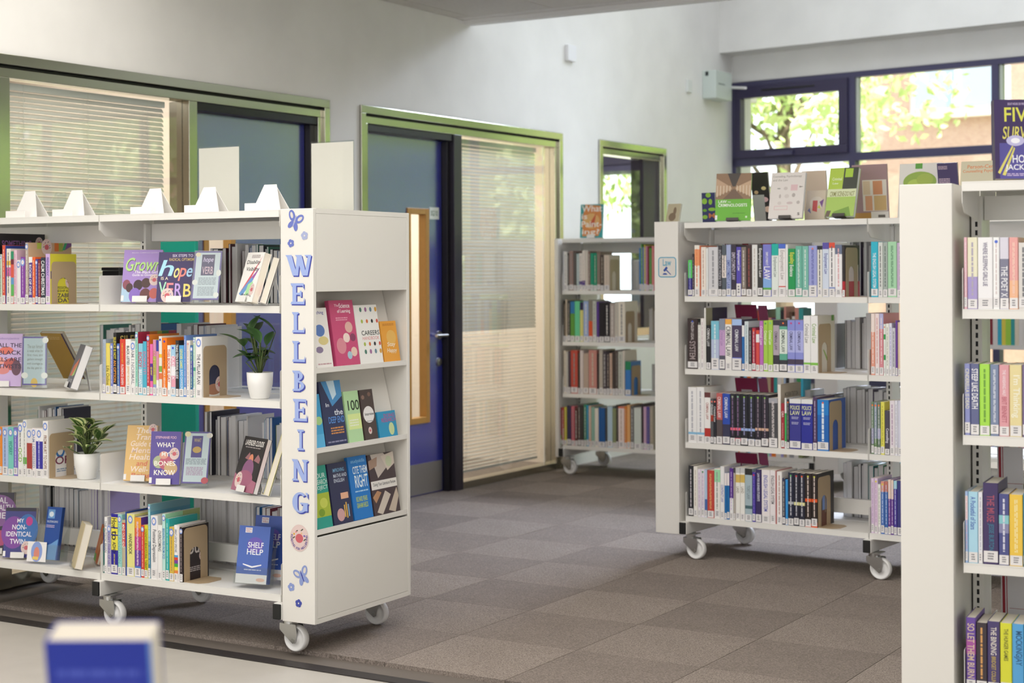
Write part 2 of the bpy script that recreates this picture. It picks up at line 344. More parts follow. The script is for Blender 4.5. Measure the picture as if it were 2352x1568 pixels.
blind(8.68, 9.72, 2.265, .08, -.085, 'cream venetian blind behind the glass beside the blue door with the lever handle', lambda z: R(60) if z > 1.02 else R(14))
blind(3.2, 4.85, 2.265, .09, -.085, 'cream venetian blind behind the partition glass, left of the wide blind', lambda z: R(58))
# ---- window wall: aluminium frames, sashes, panes
WF = mat('4b4866', .32, .15); WFD = mat('3a3450', .35, .1)
wn = empty('window_2', MF, None, None, kind='structure')
def wb(n, x0, x1, z0, z1, y0=-.02, y1=.06, m=WF, par=None): return MB().box((x0, y0, z0), (x1, y1, z1), m, bev=.002).done(n, par or wn)
wb('outer_frame', .012, 11.5, 2.985, 3.03); wb('transom', .012, 11.5, 2.30, 2.368); wb('outer_frame', .012, 11.5, sill, sill+.05); wb('outer_frame', .012, .055, sill+.05, 2.985)
mull = [1.14, 2.37, 3.6, 4.83, 6.06, 7.29, 8.52, 9.75, 10.98]
for q in mull:
    wb('mullion', q, q+.058, 2.368, 2.985); wb('mullion', q, q+.058, sill+.05, 2.30)
    wb('glazing_bead', q+.058, q+.085, 2.368, 2.985, .0, .04, mat('c8cfc0', .4))
def glz(x0, x1, z0, z1, par=None): MB().box((x0, .02, z0), (x1, .026, z1), GLASS).done('pane', par or wn)
xs = [.055]+[q for q in mull]; 
for a, b_ in zip([.055]+[q+.058 for q in mull], mull):
    glz(a, b_, sill+.05, 2.30)
    if a > .1: glz(a, b_, 2.368, 2.985)
sa = wb('sash', .06, 1.14, 2.368, 2.44, -.045, .03, WFD)
wb('sash_rail', .06, 1.14, 2.885, 2.985, -.045, .03, WFD, sa); wb('sash_rail', .06, .115, 2.44, 2.885, -.045, .03, WFD, sa); wb('sash_rail', 1.06, 1.14, 2.44, 2.885, -.045, .03, WFD, sa)
glz(.115, 1.06, 2.44, 2.885, sa)
wb('handle', .38, .64, 2.375, 2.41, -.075, -.045, WF, sa); wb('vent_slot', .33, .84, 2.935, 2.95, -.05, -.046, BLACKP, sa)
for q in (1,):  # second opening light further along the wall
    pass
# office window seen through the inner window
wo = empty('window_3', MF, None, None, kind='structure')
def wc(*a, **k): k['par'] = wo; return wb(*a, **k)
wc('outer_frame', -3.6, -.2, 2.985, 3.03); wc('transom', -3.6, -.2, 2.29, 2.375); wc('outer_frame', -3.6, -.2, sill, sill+.05)
for q in (-3.6, -2.55, -1.5, -.26): wc('mullion', q, q+.06, sill+.05, 2.985)
wc('sash', -1.40, -.40, 2.375, 2.46, -.045, .03, m=WFD); wc('sash', -1.40, -1.31, 2.46, 2.985, -.045, .03, m=WFD)
MB().box((-3.54, .02, sill+.05), (-.26, .026, 2.985), GLASS).done('pane', wo)
# ---- small fittings on the left wall
g = empty('control_box', TR(XW, 12.345, 2.84), 'grey green control box high in the corner beside the window', 'control box')
MB().box((0, 0, 0), (.125, .33, .235), mat('cdd6cf', .5), bev=.006).done('housing', g); MB().box((.03, -.003, .19), (.055, .002, .225), mat('20262a', .4)).done('display', g)
p = Print(TR(.125, .05, .115) @ RZ(R(90)) @ RX(R(90)), .001); p.dashes(0, 0, .13, .018, '6a7a74'); p.done('printed_mark', g)
MB().cyl(.011, .26, mat('ece8ea', .4), TR(XW+.13, 12.66, 2.955) @ RZ(R(-40)) @ RY(R(97)), 14).done('window_actuator_arm', label='white rod sticking out from the control box across the window corner', cat='rod')
MB().box((XW, 10.01, 2.905), (XW+.03, 10.13, 3.02), mat('eae9ea', .5), bev=.004).done('wall_sensor', label='small white sensor box high on the bare white wall', cat='sensor')
MB().box((XW, 12.02, 2.865), (XW+.02, 12.11, 2.97), mat('e2e4e0', .5), bev=.003).done('switch_plate', label='small pale switch plate on the wall left of the grey green box', cat='switch')
# ================================================================== OUTSIDE
tag(MB().box((-30, 13.6, -.6), (40, 60, -.3), mat('b9b49c', .9)).done('paving'), kind='structure').name = 'ground'
def tree(x, y, h, r, col, seed, label, trunk=.14):
    rnd = random.Random(seed); o = empty('tree', TR(x, y, -.3), label, 'tree')
    tb = MB(); tb.cyl(trunk, h*.62, mat('6d5f50', .9), None, 12, trunk*.55)
    for i in range(9):
        a = rnd.uniform(0, 6.28); tl = rnd.uniform(.5, .9); z = h*rnd.uniform(.3, .6)
        tb.cyl(trunk*.35, r*tl, mat('6d5f50', .9), TR(0, 0, z) @ RZ(a) @ RY(R(rnd.uniform(35, 65))), 7, trunk*.08)
    tb.done('trunk', o)
    m = mat(col, .6); b = MB(); k = b.mi(m)
    cl = [(rnd.gauss(0, r*.42), rnd.gauss(0, r*.42), h*.66+rnd.gauss(0, r*.4), r*rnd.uniform(.22, .42)) for _ in range(26)]
    for i in range(5200):
        cx, cy, cz, cr = cl[rnd.randrange(26)]; d = Vector((rnd.gauss(0, 1), rnd.gauss(0, 1), rnd.gauss(0, 1))).normalized()*cr*rnd.uniform(.6, 1.1)
        p = Vector((cx, cy, cz))+d; s = rnd.uniform(.05, .11); u = Vector((rnd.gauss(0, 1), rnd.gauss(0, 1), rnd.gauss(0, 1))).normalized(); v = u.cross(Vector((rnd.gauss(0, 1), rnd.gauss(0, 1), rnd.gauss(0, 1)))).normalized()
        vs = [b.bm.verts.new(p+q) for q in (-u*s, v*s*.5, u*s, -v*s*.5)]; f = b.bm.faces.new(vs); f.material_index = k
    q = b.done('foliage', o, fix=False); q['kind'] = 'stuff'
    return o
tree(-7.6, 19.0, 6.6, 1.9, 'cfe09c', 1, 'leafy pale green tree nearest the corner window')
tree(-3.4, 22.5, 6.6, 1.6, 'c8dc98', 2, 'pale green tree seen through the middle window pane', .09)
tree(-1.2, 20.6, 4.6, 1.2, 'cce48c', 3, 'small bright green tree outside near the middle of the windows', .08)
tree(-12.4, 20.5, 6.5, 1.9, 'a8c070', 7, 'green tree outside the office window on the left')
hb = MB(); rnd = random.Random(99); hk = hb.mi(mat('def2ac', .6))
for i in range(30000):
    p = Vector((rnd.uniform(-1.6, 13), 0, rnd.uniform(.2, 6.2))); p.y = 16.3+p.x*-.15+rnd.uniform(-.35, .35)+.5*math.sin(p.x*2.3)*math.sin(p.z*1.7); sz = rnd.uniform(.07, .14)
    u = Vector((rnd.gauss(0, 1), rnd.gauss(0, .4), rnd.gauss(0, 1))).normalized(); v = u.cross(Vector((rnd.gauss(0, .3), 1, rnd.gauss(0, .3)))).normalized()
    f = hb.bm.faces.new([hb.bm.verts.new(p+q) for q in (-u*sz, v*sz*.6, u*sz, -v*sz*.6)]); f.material_index = hk
hb.done('hedge', kind='stuff', label='tall bright green leafy screen close outside the long windows', cat='hedge', fix=False)
BR = bpy.data.materials.new('pink_brick'); BR.use_nodes = True; nt = BR.node_tree; pb = nt.nodes['Principled BSDF']; pb.inputs['Roughness'].default_value = .9
br = nt.nodes.new('ShaderNodeTexBrick'); tc = nt.nodes.new('ShaderNodeTexCoord'); mp = nt.nodes.new('ShaderNodeMapping'); mp.inputs['Rotation'].default_value = (R(90), 0, 0); mp.inputs['Scale'].default_value = (2.2, 2.2, 2.2)
br.inputs['Color1'].default_value = lin('c9a08c'); br.inputs['Color2'].default_value = lin('b98b78'); br.inputs['Mortar'].default_value = lin('d9cfc4'); nt.links.new(tc.outputs['Object'], mp.inputs[0]); nt.links.new(mp.outputs[0], br.inputs[0]); nt.links.new(br.outputs[0], pb.inputs[0])
bd = empty('brick_building', TR(-9, 25.5, -.3) @ RZ(R(-6)), 'pale pink brick building with rows of windows, outside beyond the trees', 'building')
def bwall(x0, x1, z0, z1): return (x0, 0, z0, x1, .4, z1)
wins = []
for i in range(9):
    for j in range(3): wins.append((1.0+i*2.7, 1.1+j*3.1))
b = MB(); xs_ = sorted({q[0] for q in wins}); 
b.box((0, .12, 0), (26, 6, 10), BR); b.done('wall', bd)
b = MB(); b.box((-.2, -.1, 10), (26.2, 6.2, 10.3), mat('d8d0c8', .8)); b.done('parapet', bd)
for (x, z) in wins:
    f = MB(); f.box((x, .02, z), (x+1.6, .12, z+1.75), mat('cfc6ca', .5)); fo = f.done('window', bd); MB().box((x+.08, -.0, z+.08), (x+1.52, .02, z+1.67), mat('a9b9cc', .15)).done('pane', fo)
    MB().box((x+.76, -.03, z+.08), (x+.84, 0, z+1.67), mat('e8e4e2', .5)).done('glazing_bar', fo); MB().box((x-.08, -.06, z-.1), (x+1.68, .12, z), mat('e6ddd0', .8)).done('sill', fo)
# ================================================================== BOOKCASES
def arc(cx, cy, r, a0, a1, n=6): return [(cx+r*math.cos(R(a0+(a1-a0)*i/n)), cy+r*math.sin(R(a0+(a1-a0)*i/n))) for i in range(n+1)]
def caster(par, M, fl=1):
    c = MB(); c.box((-.04, -.035, .124), (.04, .035, .128), ZINC); c.cyl(.026, .016, ZINC, TR(0, 0, .108), 20)
    fork = c.done('caster', par, M)
    f = MB()
    for sgn in (-1, 1):
        f.prism([(-.030, .108), (.044, .108), (.048, .07), (.042, .044), (.030, .037), (.020, .044), (-.030, .085)], .003, ZINC, TR(0, sgn*.021+(0 if sgn > 0 else -.003)+.003, 0) @ RX(R(90)))
    f.box((-.03, -.021, .105), (.03, .021, .109), ZINC); f.done('fork', fork)
    wl = MB(); Mw = TR(.031, 0, .0502+CT) @ RX(R(90)) @ TR(0, 0, -.0165)
    wl.lathe([(0, 0), (.018, 0), (.02, .006), (.038, .006), (.042, 0), (.046, .001), (.049, .006), (.05, .0165), (.049, .027), (.046, .032), (.042, .033), (.038, .027), (.02, .027), (.018, .033), (0, .033)], NYLON, Mw, 32, True)
    tag(wl.done('wheel', fork), 'white nylon wheel'); MB().cyl(.007, .05, STEEL, TR(.031, .025, .0502) @ RX(R(90)), 10).done('axle_bolt', fork)
def bookcase(cs, label, xs, D=.628, endr=None, endl=None, dsp=.30, casters=True, group=None, z5=True):
    o = empty('bookcase', cs.M, label, 'bookcase', group); cs.xs = xs
    zs = cs.zs
    tray = {}; n = len(xs)
    for i in range(n-1):
        a, b_ = xs[i]+.003, xs[i+1]-.003; wd = b_-a
        for k, z in enumerate(zs):
            for side in ((0, 1) if k else (0,)):
                y0, y1 = (.02, .298) if side == 0 else (D-.298, D-.02)
                if k == 0: y0, y1 = .02, D-.02
                key = ('sh', round(wd, 3), k == 0)
                if side == 0: Ms = TR(a, y0, z)
                else: Ms = TR(a+wd, y1, z) @ RZ(math.pi)
                if key in _tc: inst(_tc[key], 'shelf', o, Ms); continue
                m = MB(); d = y1-y0
                m.box((0, 0, -.004), (wd, d, 0), WHITE); m.box((0, 0, -.0265), (wd, .0016, -.0035), WHITE); m.box((0, .0016, -.0265), (wd, .014, -.0245), WHITE); m.box((0, d-.0016, -.0265), (wd, d, -.0035), WHITE)
                _tc[key] = m.done('shelf', o, Ms)
            for e, x in ((0, a-.0015), (1, b_)):
                for side in (0, 1):
                    Mb = TR(x, .0205, z) if side == 0 else TR(x+.0015, D-.0205, z) @ RZ(math.pi)
                    key = ('br', k == 0)
                    if key not in _tc:
                        m = MB(); L_ = .275
                        pts = [(0, -.028), (L_, -.028), (L_, .115)] + [(.008, .115), (.002, .112), (0, .106)] if k else [(0, 0), (.0, -.06), (.03, -.085), (L_, -.105), (L_, 0)]
                        m.prism(pts, .0015, WHITE, TR(.0015, 0, 0) @ RZ(R(90)) @ RX(R(90)) @ Matrix.Scale(1, 4)); _tc[key] = m.done('shelf_bracket', o, Mb)
                    else: inst(_tc[key], 'shelf_bracket', o, Mb)
        for z0, z1 in ((zs[0]-.10, zs[0]-.03), (zs[4]+.035, zs[4]+.105)):
            MB().box((xs[i]+.017, D/2-.012, z0), (xs[i+1]-.017, D/2+.012, z1), WHITE).done('cross_rail', o)
    for i, x in enumerate(xs):
        m = MB(); m.box((x-.015, D/2-.045, .19), (x+.015, D/2+.045, zs[0]-.03), WHITE, bev=.002); up = m.done('upright', o)
        m = MB(); z = .25
        while z < zs[0]-.06:
            for yy in (D/2-.0455, D/2+.045): m.box((x-.0035, yy, z), (x+.0035, yy+.0005, z+.015), mat('1c1c1e', .7))
            z += .025
        sl = m.done('slots', up); sl['kind'] = 'stuff'
        MB().box((x-.019, -.002, .128), (x+.019, D+.002, .188), WHITE, bev=.003).done('foot', o)
        for yy in (-.012, D+.002): tag(MB().box((x-.017, yy, .130), (x+.017, yy+.01, .186), BLACKP, bev=.003).done('end_cap', o), 'black plastic end cap')
        if casters:
            caster(o, TR(x+.012, .055, 0)); caster(o, TR(x+.012, D-.055, 0))
    return o
def end_panel(o, cs, x0, x1, D, z0=.125, z1=1.636, name='end_unit'):
    m = MB(); t = .018
    m.box((x0, 0, z0), (x1, t, z1), PANEL, bev=.0015); m.box((x0, D-t, z0), (x1, D, z1), PANEL, bev=.0015); m.box((x0, t, z1-t), (x1, D-t, z1), PANEL); m.box((x0+.01, t, z0), (x0+.01+t, D-t, z1-t), PANEL)
    return m, m
# --- wellbeing case with the display end
WO = bookcase(W, 'long white double-sided bookcase on casters with WELLBEING lettered down its end', [-1.962, -1.068, -.168])
D = .628; m = MB(); z0, z1 = .125, 1.634
m.box((-.148, 0, z0), (0, .018, z1), PANEL, bev=.002); m.box((-.148, D-.018, z0), (0, D, z1), PANEL, bev=.002); m.box((-.148, .018, z1-.018), (0, D-.018, z1), PANEL); m.box((-.146, .018, z0), (-.128, D-.018, z1-.018), PANEL); m.box((-.128, .018, z0), (0, D-.018, z0+.018), PANEL)
eu = m.done('display_end', WO)
m = MB(); m.box((-.012, .0195, 1.331), (-.0005, D-.0195, 1.6155), PANEL, bev=.001); m.done('upper_panel', eu); m = MB(); m.box((-.012, .0195, .144), (-.0005, D-.0195, .438), PANEL, bev=.001); m.done('lower_panel', eu)
LEDG = [1.048, .757, .460]
for i, z in enumerate(LEDG):
    m = MB(); m.box((-.12, .019, z-.014), (-.002, D-.019, z), PANEL, bev=.001); m.box((-.004, .019, z), (-.002, D-.019, z+.006), PANEL); m.done('ledge', eu)
    m = MB(); top = (1.331, LEDG[0]-.014, LEDG[1]-.014)[i]
    a = Vector((-.052, 0, z)); b_ = Vector((-.118, 0, top)); d = .004
    m.prism([(a.x, a.z), (a.x-d, a.z), (b_.x-d, b_.z), (b_.x, b_.z)], D-.04, PANEL, TR(0, D-.02, 0) @ RX(R(90))); m.done('sloping_back', eu)
for y in (.055, D-.055): pass
# lettering and stickers on the narrow white face
BL, BD = '9fb2e6', '3a46a8'
def seriffed(ch, cx, cy, w_, h_, col, P, dx=0, dy=0):
    t = .36*w_ if ch in 'I' else .27*w_; x0, x1, y0, y1 = cx-w_/2+dx, cx+w_/2+dx, cy-h_/2+dy, cy+h_/2+dy; s_ = .10*h_; f_ = .14*w_
    def stem(x, a=y0, b=y1, tt=None): q = tt or t; P.rect(x, a, x+q, b, col)
    def serif(xa, xb, y, up): P.poly([(xa, y), (xb, y), (xb-f_*.4, y+up*s_), (xa+f_*.4, y+up*s_)][::(1 if up > 0 else -1)], col)
    if ch == 'I': stem(cx-t/2+dx); serif(x0, x1, y0, 1); serif(x0, x1, y1, -1)
    elif ch == 'L': stem(x0+f_); serif(x0, x1, y0, 1.2); P.poly([(x1-f_, y0), (x1, y0), (x1, y0+.3*h_)], col); serif(x0, x0+f_*2+t, y1, -1)
    elif ch == 'E':
        stem(x0+f_); serif(x0, x1, y0, 1.2); serif(x0, x1-.05*w_, y1, -1.2); P.poly([(x1-f_, y0), (x1, y0), (x1, y0+.32*h_)], col); P.poly([(x1-.05*w_, y1), (x1-f_-.05*w_, y1), (x1-.05*w_, y1-.28*h_)][::-1], col)
        P.rect(x0+f_+t, cy-s_*.5+dy, x1-.28*w_, cy+s_*.5+dy, col); P.rect(x1-.32*w_, cy-s_*1.4+dy, x1-.2*w_, cy+s_*1.4+dy, col)
    elif ch == 'N':
        stem(x0+f_*.8, tt=t*.6); stem(x1-f_*.8-t*.6, tt=t*.6); P.poly([(x0+f_*.3, y1), (x0+f_*.3+t*1.1, y1), (x1-f_*.8, y0), (x1-f_*.8-t*.9, y0)][::-1], col); serif(x0, x0+f_*2+t*.4, y0, 1); serif(x1-f_*2-t*.4, x1, y1, -1); serif(x0, x0+f_*2, y1, -1)
    elif ch == 'W':
        q = w_*.25
        for (a, b, tt) in ((x0+.02*w_, x0+q*1.15, t*.85), (x0+q*1.15+t*.35, x0+q*1.9, -t*.5), (x0+q*1.75, x0+q*2.75, t*.85), (x0+q*2.75+t*.35, x1-.06*w_, -t*.5)):
            if tt > 0: P.poly([(a, y1), (b, y0), (b+tt*.8, y0), (a+tt, y1)], col)
            else: P.poly([(a, y0), (a-tt, y0), (b-tt, y1), (b, y1)], col)
        for a in (x0-.02*w_, x0+q*1.55, x1-q*.85): serif(a, a+q*1.05, y1, -.8)
    elif ch == 'B':
        stem(x0+f_); serif(x0, x0+f_*2+t, y0, 1); serif(x0, x0+f_*2+t, y1, -1)
        for (yc, ry, rx) in ((cy+.25*h_+dy, .25*h_, .36*w_), (cy-.235*h_+dy, .265*h_, .44*w_)):
            xo = x0+f_+t*.6; A = arc(0, 0, 1, -90, 90, 12)
            out = [(xo+rx*1.25*x, yc+ry*y) for x, y in A]; inn = [(xo+(rx*1.25-t*.9)*x, yc+(ry-s_*.9)*y) for x, y in A]
            for i in range(12): P.poly([inn[i], out[i], out[i+1], inn[i+1]], col)
    elif ch == 'G':
        A = arc(0, 0, 1, 48, 330, 20)
        for i in range(20):
            def pt(j, k): x, y = A[j]; th = .9+.5*abs(x); return (cx+dx+(w_*.5-(k*t*.85*abs(x)**.8+k*.1*w_))*x, cy+dy+(h_*.5-k*s_)*y)
            P.poly([pt(i, 1), pt(i, 0), pt(i+1, 0), pt(i+1, 1)], col)
        P.rect(x1-t*1.15, y0+.1*h_, x1-t*.15, cy+dy, col); serif(x1-t*1.9, x1+.02*w_, cy+dy, -.9); P.poly([(x1-t*.6, y1), (x1-.02*w_, y1-.02*h_), (x1-.02*w_, y1-.3*h_)][::-1], col)
LET = [('W', -.125, -.011, 1.466, 1.386), ('E', -.104, -.035, 1.363, 1.282), ('L', -.098, -.036, 1.258, 1.179), ('L', -.098, -.034, 1.153, 1.072), ('B', -.098, -.027, 1.045, .966), ('E', -.096, -.026, .942, .857), ('I', -.077, -.040, .831, .751), ('N', -.102, -.021, .722, .639), ('G', -.100, -.022, .603, .523)]
FM = RX(R(90))       # front plane: u = local x, v = z, normal -y
for ch, a, b_, zt, zb in LET:
    P_ = Print(TR(0, -.0005, 0) @ FM, .0005)
    w_, h_ = b_-a-.006, zt-zb-.005
    seriffed(ch, (a+b_)/2, (zt+zb)/2, w_, h_, BD, P_, .003, -.003); seriffed(ch, (a+b_)/2, (zt+zb)/2, w_, h_, BL, P_, -.0015, .0015)
    P_.done('letter', eu)
def butterfly(cx, cy, s, rot, col, body, P):
    c, q = math.cos(R(rot)), math.sin(R(rot))
    def D_(x, y, rx, ry, a, h): P.disc(cx+(c*x-q*y)*s, cy+(q*x+c*y)*s, rx*s, ry*s, h, 20, R(rot+a))
    for sg in (-1, 1):
        D_(sg*.40, .34, .30, .46, -sg*38, col); D_(sg*.26, -.36, .20, .36, sg*25, col); D_(sg*.44, .36, .13, .26, -sg*38, 'd9d3cc')
    D_(0, 0, .055, .52, 0, body)
def flower(cx, cy, s, col, P, rot=0):
    for i in range(5):
        a = R(90+72*i+rot); P.disc(cx+.58*s*math.cos(a), cy+.58*s*math.sin(a), .40*s, .46*s, col, 14, a)
    P.disc(cx, cy, .45*s, .45*s, col); P.disc(cx, cy, .2*s, .2*s, 'dcd9d2')
for fn in (lambda P: butterfly(-.083, 1.588, .046, -22, '6a78c2', 'aab0cf', P), lambda P: flower(-.038, 1.535, .0165, 'a5aed2', P, 10), lambda P: flower(-.1, 1.508, .0155, '6a78c2', P, 20),
           lambda P: butterfly(-.056, .297, .044, 24, '8b9bd0', '3a46a8', P), lambda P: flower(-.106, .253, .016, '8b9bd0', P, 15), lambda P: flower(-.073, .197, .0155, '4450a8', P, -10)):
    P_ = Print(TR(0, -.0005, 0) @ FM, .0005); fn(P_); P_.done('sticker', eu)
def badge(P, cx, cy, r, full=True):   # pink round sticker: bird bouquet and curved words
    P.disc(cx, cy, r*.86, r, 'ddc6c2', 32); P.disc(cx, cy-.02*r, r*.36, r*.34, 'c9606a', 16)
    for a, b, cc in ((-.25, .5, '4a4f3f'), (.25, .62, '4a4f3f'), (.5, -.1, '4a4f3f'), (-.5, .02, '4a4f3f')): P.disc(cx+a*r, cy+b*r, r*.15, r*.05, cc, 8, .6)
    for a, b, cc in ((-.48, .28, 'd9a62f'), (.46, .18, '6a4fae'), (.2, .36, 'e0b58a'), (-.3, .44, 'd98f8f')): P.disc(cx+a*r, cy+b*r, r*.08, r*.08, cc, 8)
    if full:
        t = 'READING FOR WELLBEING'
        for i, ch in enumerate(t):
            if ch == ' ': continue
            a = 168+(372-168)*i/(len(t)-1); x = cx+.70*r*math.cos(R(a)); y = cy+.80*r*math.sin(R(a)); q = r*.105
            P.text(ch, x-q*.8, y-q, x+q*.8, y+q, '4a3f9a', ang=(a+90) if ch != 'I' else a+90)
P_ = Print(TR(0, -.0005, 0) @ FM, .0005); badge(P_, -.068, .435, .049); tag(P_.done('round_sticker', eu), 'pink round sticker with flowers and curved lettering')
# --- law case, near case, far case
LO = bookcase(L, 'white bookcase on casters filled with law books, with a Law sign on its end panel', [.003, .943, 1.883])
def plain_end(o, xa, xb, D=.628, z0=.125, z1=1.64, nm='end_unit'):
    m = MB(); t = .018
    m.box((xa, 0, z0), (xb, t, z1), PANEL, bev=.002); m.box((xa, D-t, z0), (xb, D, z1), PANEL, bev=.002); m.box((xa, t, z1-t), (xb, D-t, z1), PANEL); m.box((xb-t, t, z0), (xb, D-t, z1-t), PANEL); m.box((xa+.012, t, z0), (xa+.024, D-t, z1-t), PANEL)
    return m.done(nm, o)
le = plain_end(LO, -.150, -.018)
P_ = Print(TR(0, -.0005, 0) @ FM, .0005)
def rrect(x0, y0, x1, y1, r): return arc(x1-r, y1-r, r, 0, 90)+arc(x0+r, y1-r, r, 90, 180)+arc(x0+r, y0+r, r, 180, 270)+arc(x1-r, y0+r, r, 270, 360)
P_.poly(rrect(-.128, 1.369, -.028, 1.468, .016), '3f9cbc'); P_.poly(rrect(-.1235, 1.3735, -.0325, 1.4635, .012), 'd9d5cf')
P_.text('Law', -.102, 1.425, -.056, 1.458, '3f9cbc', fit=True)
c_, s_ = math.cos(R(-42)), math.sin(R(-42))
def rot(pts, cx, cy): return [(cx+c_*x-s_*y, cy+s_*x+c_*y) for x, y in pts]
P_.poly(rot([(-.006, -.0035), (.034, -.0018), (.034, .0018), (-.006, .0035)], -.083, 1.405), '2a4a9a'); P_.poly(rot([(-.009, -.013), (.003, -.013), (.003, .013), (-.009, .013)], -.085, 1.407), '2a4a9a')
P_.rect(-.103, 1.382, -.078, 1.3865, '2a4a9a'); P_.rect(-.099, 1.3865, -.082, 1.390, '2a4a9a'); tag(P_.done('law_sign', le), 'square sign with rounded blue border reading Law over a gavel')
RO = bookcase(RC, 'nearest white bookcase at the right edge, with a plain wide end panel', [.018, .918], casters=True); plain_end(RO, -.148, -.002)
FO = bookcase(F, 'white bookcase on casters against the glass partition at the back', [.0, .9, 1.8]); m = MB(); m.box((-.045, .0, .125), (-.018, .628, 1.625), PANEL, bev=.002); m.done('end_panel', FO); plain_end(FO, 1.82, 1.97, z1=1.63)
G = Case(-3.05, 10.2, -6.); GO = bookcase(G, 'white bookcase furthest away, close to the window wall', [.018, .918, 1.818]); plain_end(GO, -.148, -.002)
# ================================================================== BOOKS
NAMES = dict(white='f0efec', cream='e9dfc8', grey='a0a0a4', charcoal='4a4a50', black='232326', red='c8402f', maroon='8a2a38', orange='ea7f2a', yellow='e8da55', lime='a8d84a', green='3f9f5a', mint='a8dcc0', teal='35a5a5', cyan='35b5d5',
             blue='3f70c0', navy='2f3070', purple='6a4090', lilac='a8a0dc', pink='e8b0c4', magenta='c060a8', brown='6a4a38', tan='b8a284')
NAMES['pale blue'] = 'b8cce8'; NAMES['sky blue'] = '7fc0e0'; NAMES['salmon'] = 'e09a8c'; NAMES['olive'] = '8a9260'
NV = {k: tuple(int(v[i:i+2], 16) for i in (0, 2, 4)) for k, v in NAMES.items()}
def cname(h):
    c = tuple(int(h[i:i+2], 16) for i in (0, 2, 4)) if len(h) == 6 else tuple(int(q*2, 16) for q in h)
    return min(NV, key=lambda k: sum((a-b)**2 for a, b in zip(NV[k], c)))
def full(h): return h if len(h) == 6 else ''.join(q*2 for q in h)
ORD = ['', 'first', 'second', 'third', 'fourth', 'fifth', 'sixth', 'seventh', 'eighth', 'ninth', 'tenth', 'eleventh', 'twelfth', 'thirteenth', 'fourteenth', 'fifteenth', 'sixteenth', 'seventeenth', 'eighteenth', 'nineteenth', 'twentieth',
       'twenty-first', 'twenty-second', 'twenty-third', 'twenty-fourth', 'twenty-fifth', 'twenty-sixth', 'twenty-seventh', 'twenty-eighth', 'twenty-ninth', 'thirtieth', 'thirty-first', 'thirty-second', 'thirty-third', 'thirty-fourth', 'thirty-fifth', 'thirty-sixth']+['thirty-'+q for q in ('seventh', 'eighth', 'ninth')]+['fortieth']+['forty-'+q for q in ('first', 'second', 'third', 'fourth', 'fifth', 'sixth', 'seventh', 'eighth', 'ninth')]+['fiftieth']+['fifty-'+q for q in ('first', 'second', 'third', 'fourth', 'fifth')]
def book_mesh(M, w_, d_, h_, bands, pages=PAGES, hard=False, name='book', **k):
    """upright book: local x thickness, y from spine (0) to fore-edge, z up. bands: [(z0frac, z1frac, hex)] on the spine, from the bottom"""
    base = bands[0][2]; cm = mat(full(base), .38); b = MB(); t = .0014 if not hard else .0022; r = min(.002, w_*.12)
    cuts = sorted({0., 1.}|{q for z0, z1, _ in bands for q in (z0, z1)})
    for a, c in zip(cuts, cuts[1:]):
        mid = (a+c)/2; col = base
        for z0, z1, hx in bands:
            if z0 <= mid <= z1: col = hx
        m = mat(full(col), .38); z0, z1 = a*h_, c*h_
        for p, q in (((0, r), (r, 0)), ((r, 0), (w_-r, 0)), ((w_-r, 0), (w_, r))): b.face([(p[0], p[1], z0), (q[0], q[1], z0), (q[0], q[1], z1), (p[0], p[1], z1)], m)
    # boards: left, right (outer + inner faces), spine inner + top/bottom lips
    for x0, x1 in ((0, t), (w_-t, w_)): b.box((x0, r, 0), (x1, d_, h_), cm)
    b.face([(t, t+r*.2, 0), (w_-t, t+r*.2, 0), (w_-t, t+r*.2, h_), (t, t+r*.2, h_)][::-1], cm)
    b.face([(0, r, h_), (r, 0, h_), (w_-r, 0, h_), (w_, r, h_)], cm)
    o = b.done(name, None, M, fix=False, **k)
    g = .003 if hard else .0012
    MB().box((t, t+.001, .001 if not hard else g), (w_-t, d_-g, h_-g), pages).done('page_block', o)
    return o
def parse(s):
    p = s.split('|'); out = [(0, 1, p[0])]
    for q in p[1:]:
        c, r = q.split('@'); a, z = r.split('-'); out.append((1-float(z), 1-float(a), c))
    return out
used = set(); BN = 0
def uniq(lbl):
    if lbl in used: print('DUP', lbl)
    used.add(lbl); return lbl
def side_print(o, M_side, w_, h_, items):
    P = Print(M_side, .0004)
    for it in items:
        k = it[0]
        if k == 'R': P.rect(it[1]*w_, it[2]*h_, it[3]*w_, it[4]*h_, it[5])
        elif k == 'T': P.text(it[6], it[1]*w_, it[2]*h_, it[3]*w_, it[4]*h_, it[5], *(it[7:] if len(it) > 7 else ()))
        elif k == 'F': P.text(it[6], it[1]*w_, it[2]*h_, it[3]*w_, it[4]*h_, it[5], fit=True, shear=(it[7] if len(it) > 7 else 0))
        elif k == 'C': P.disc(it[1]*w_, it[2]*h_, it[3]*w_, it[4]*w_, it[5], 24, it[6] if len(it) > 6 else 0)
        elif k == 'D': P.dashes(it[1]*w_, it[2]*h_, it[3]*w_, it[4]*h_, it[5], 0, it[6])
        elif k == 'P': P.poly([(a*w_, b*h_) for a, b in it[1]], it[2])
        elif k == 'B': badge(P, it[1]*w_, it[2]*h_, it[3]*w_, False)
    return P.done('cover_print', o)
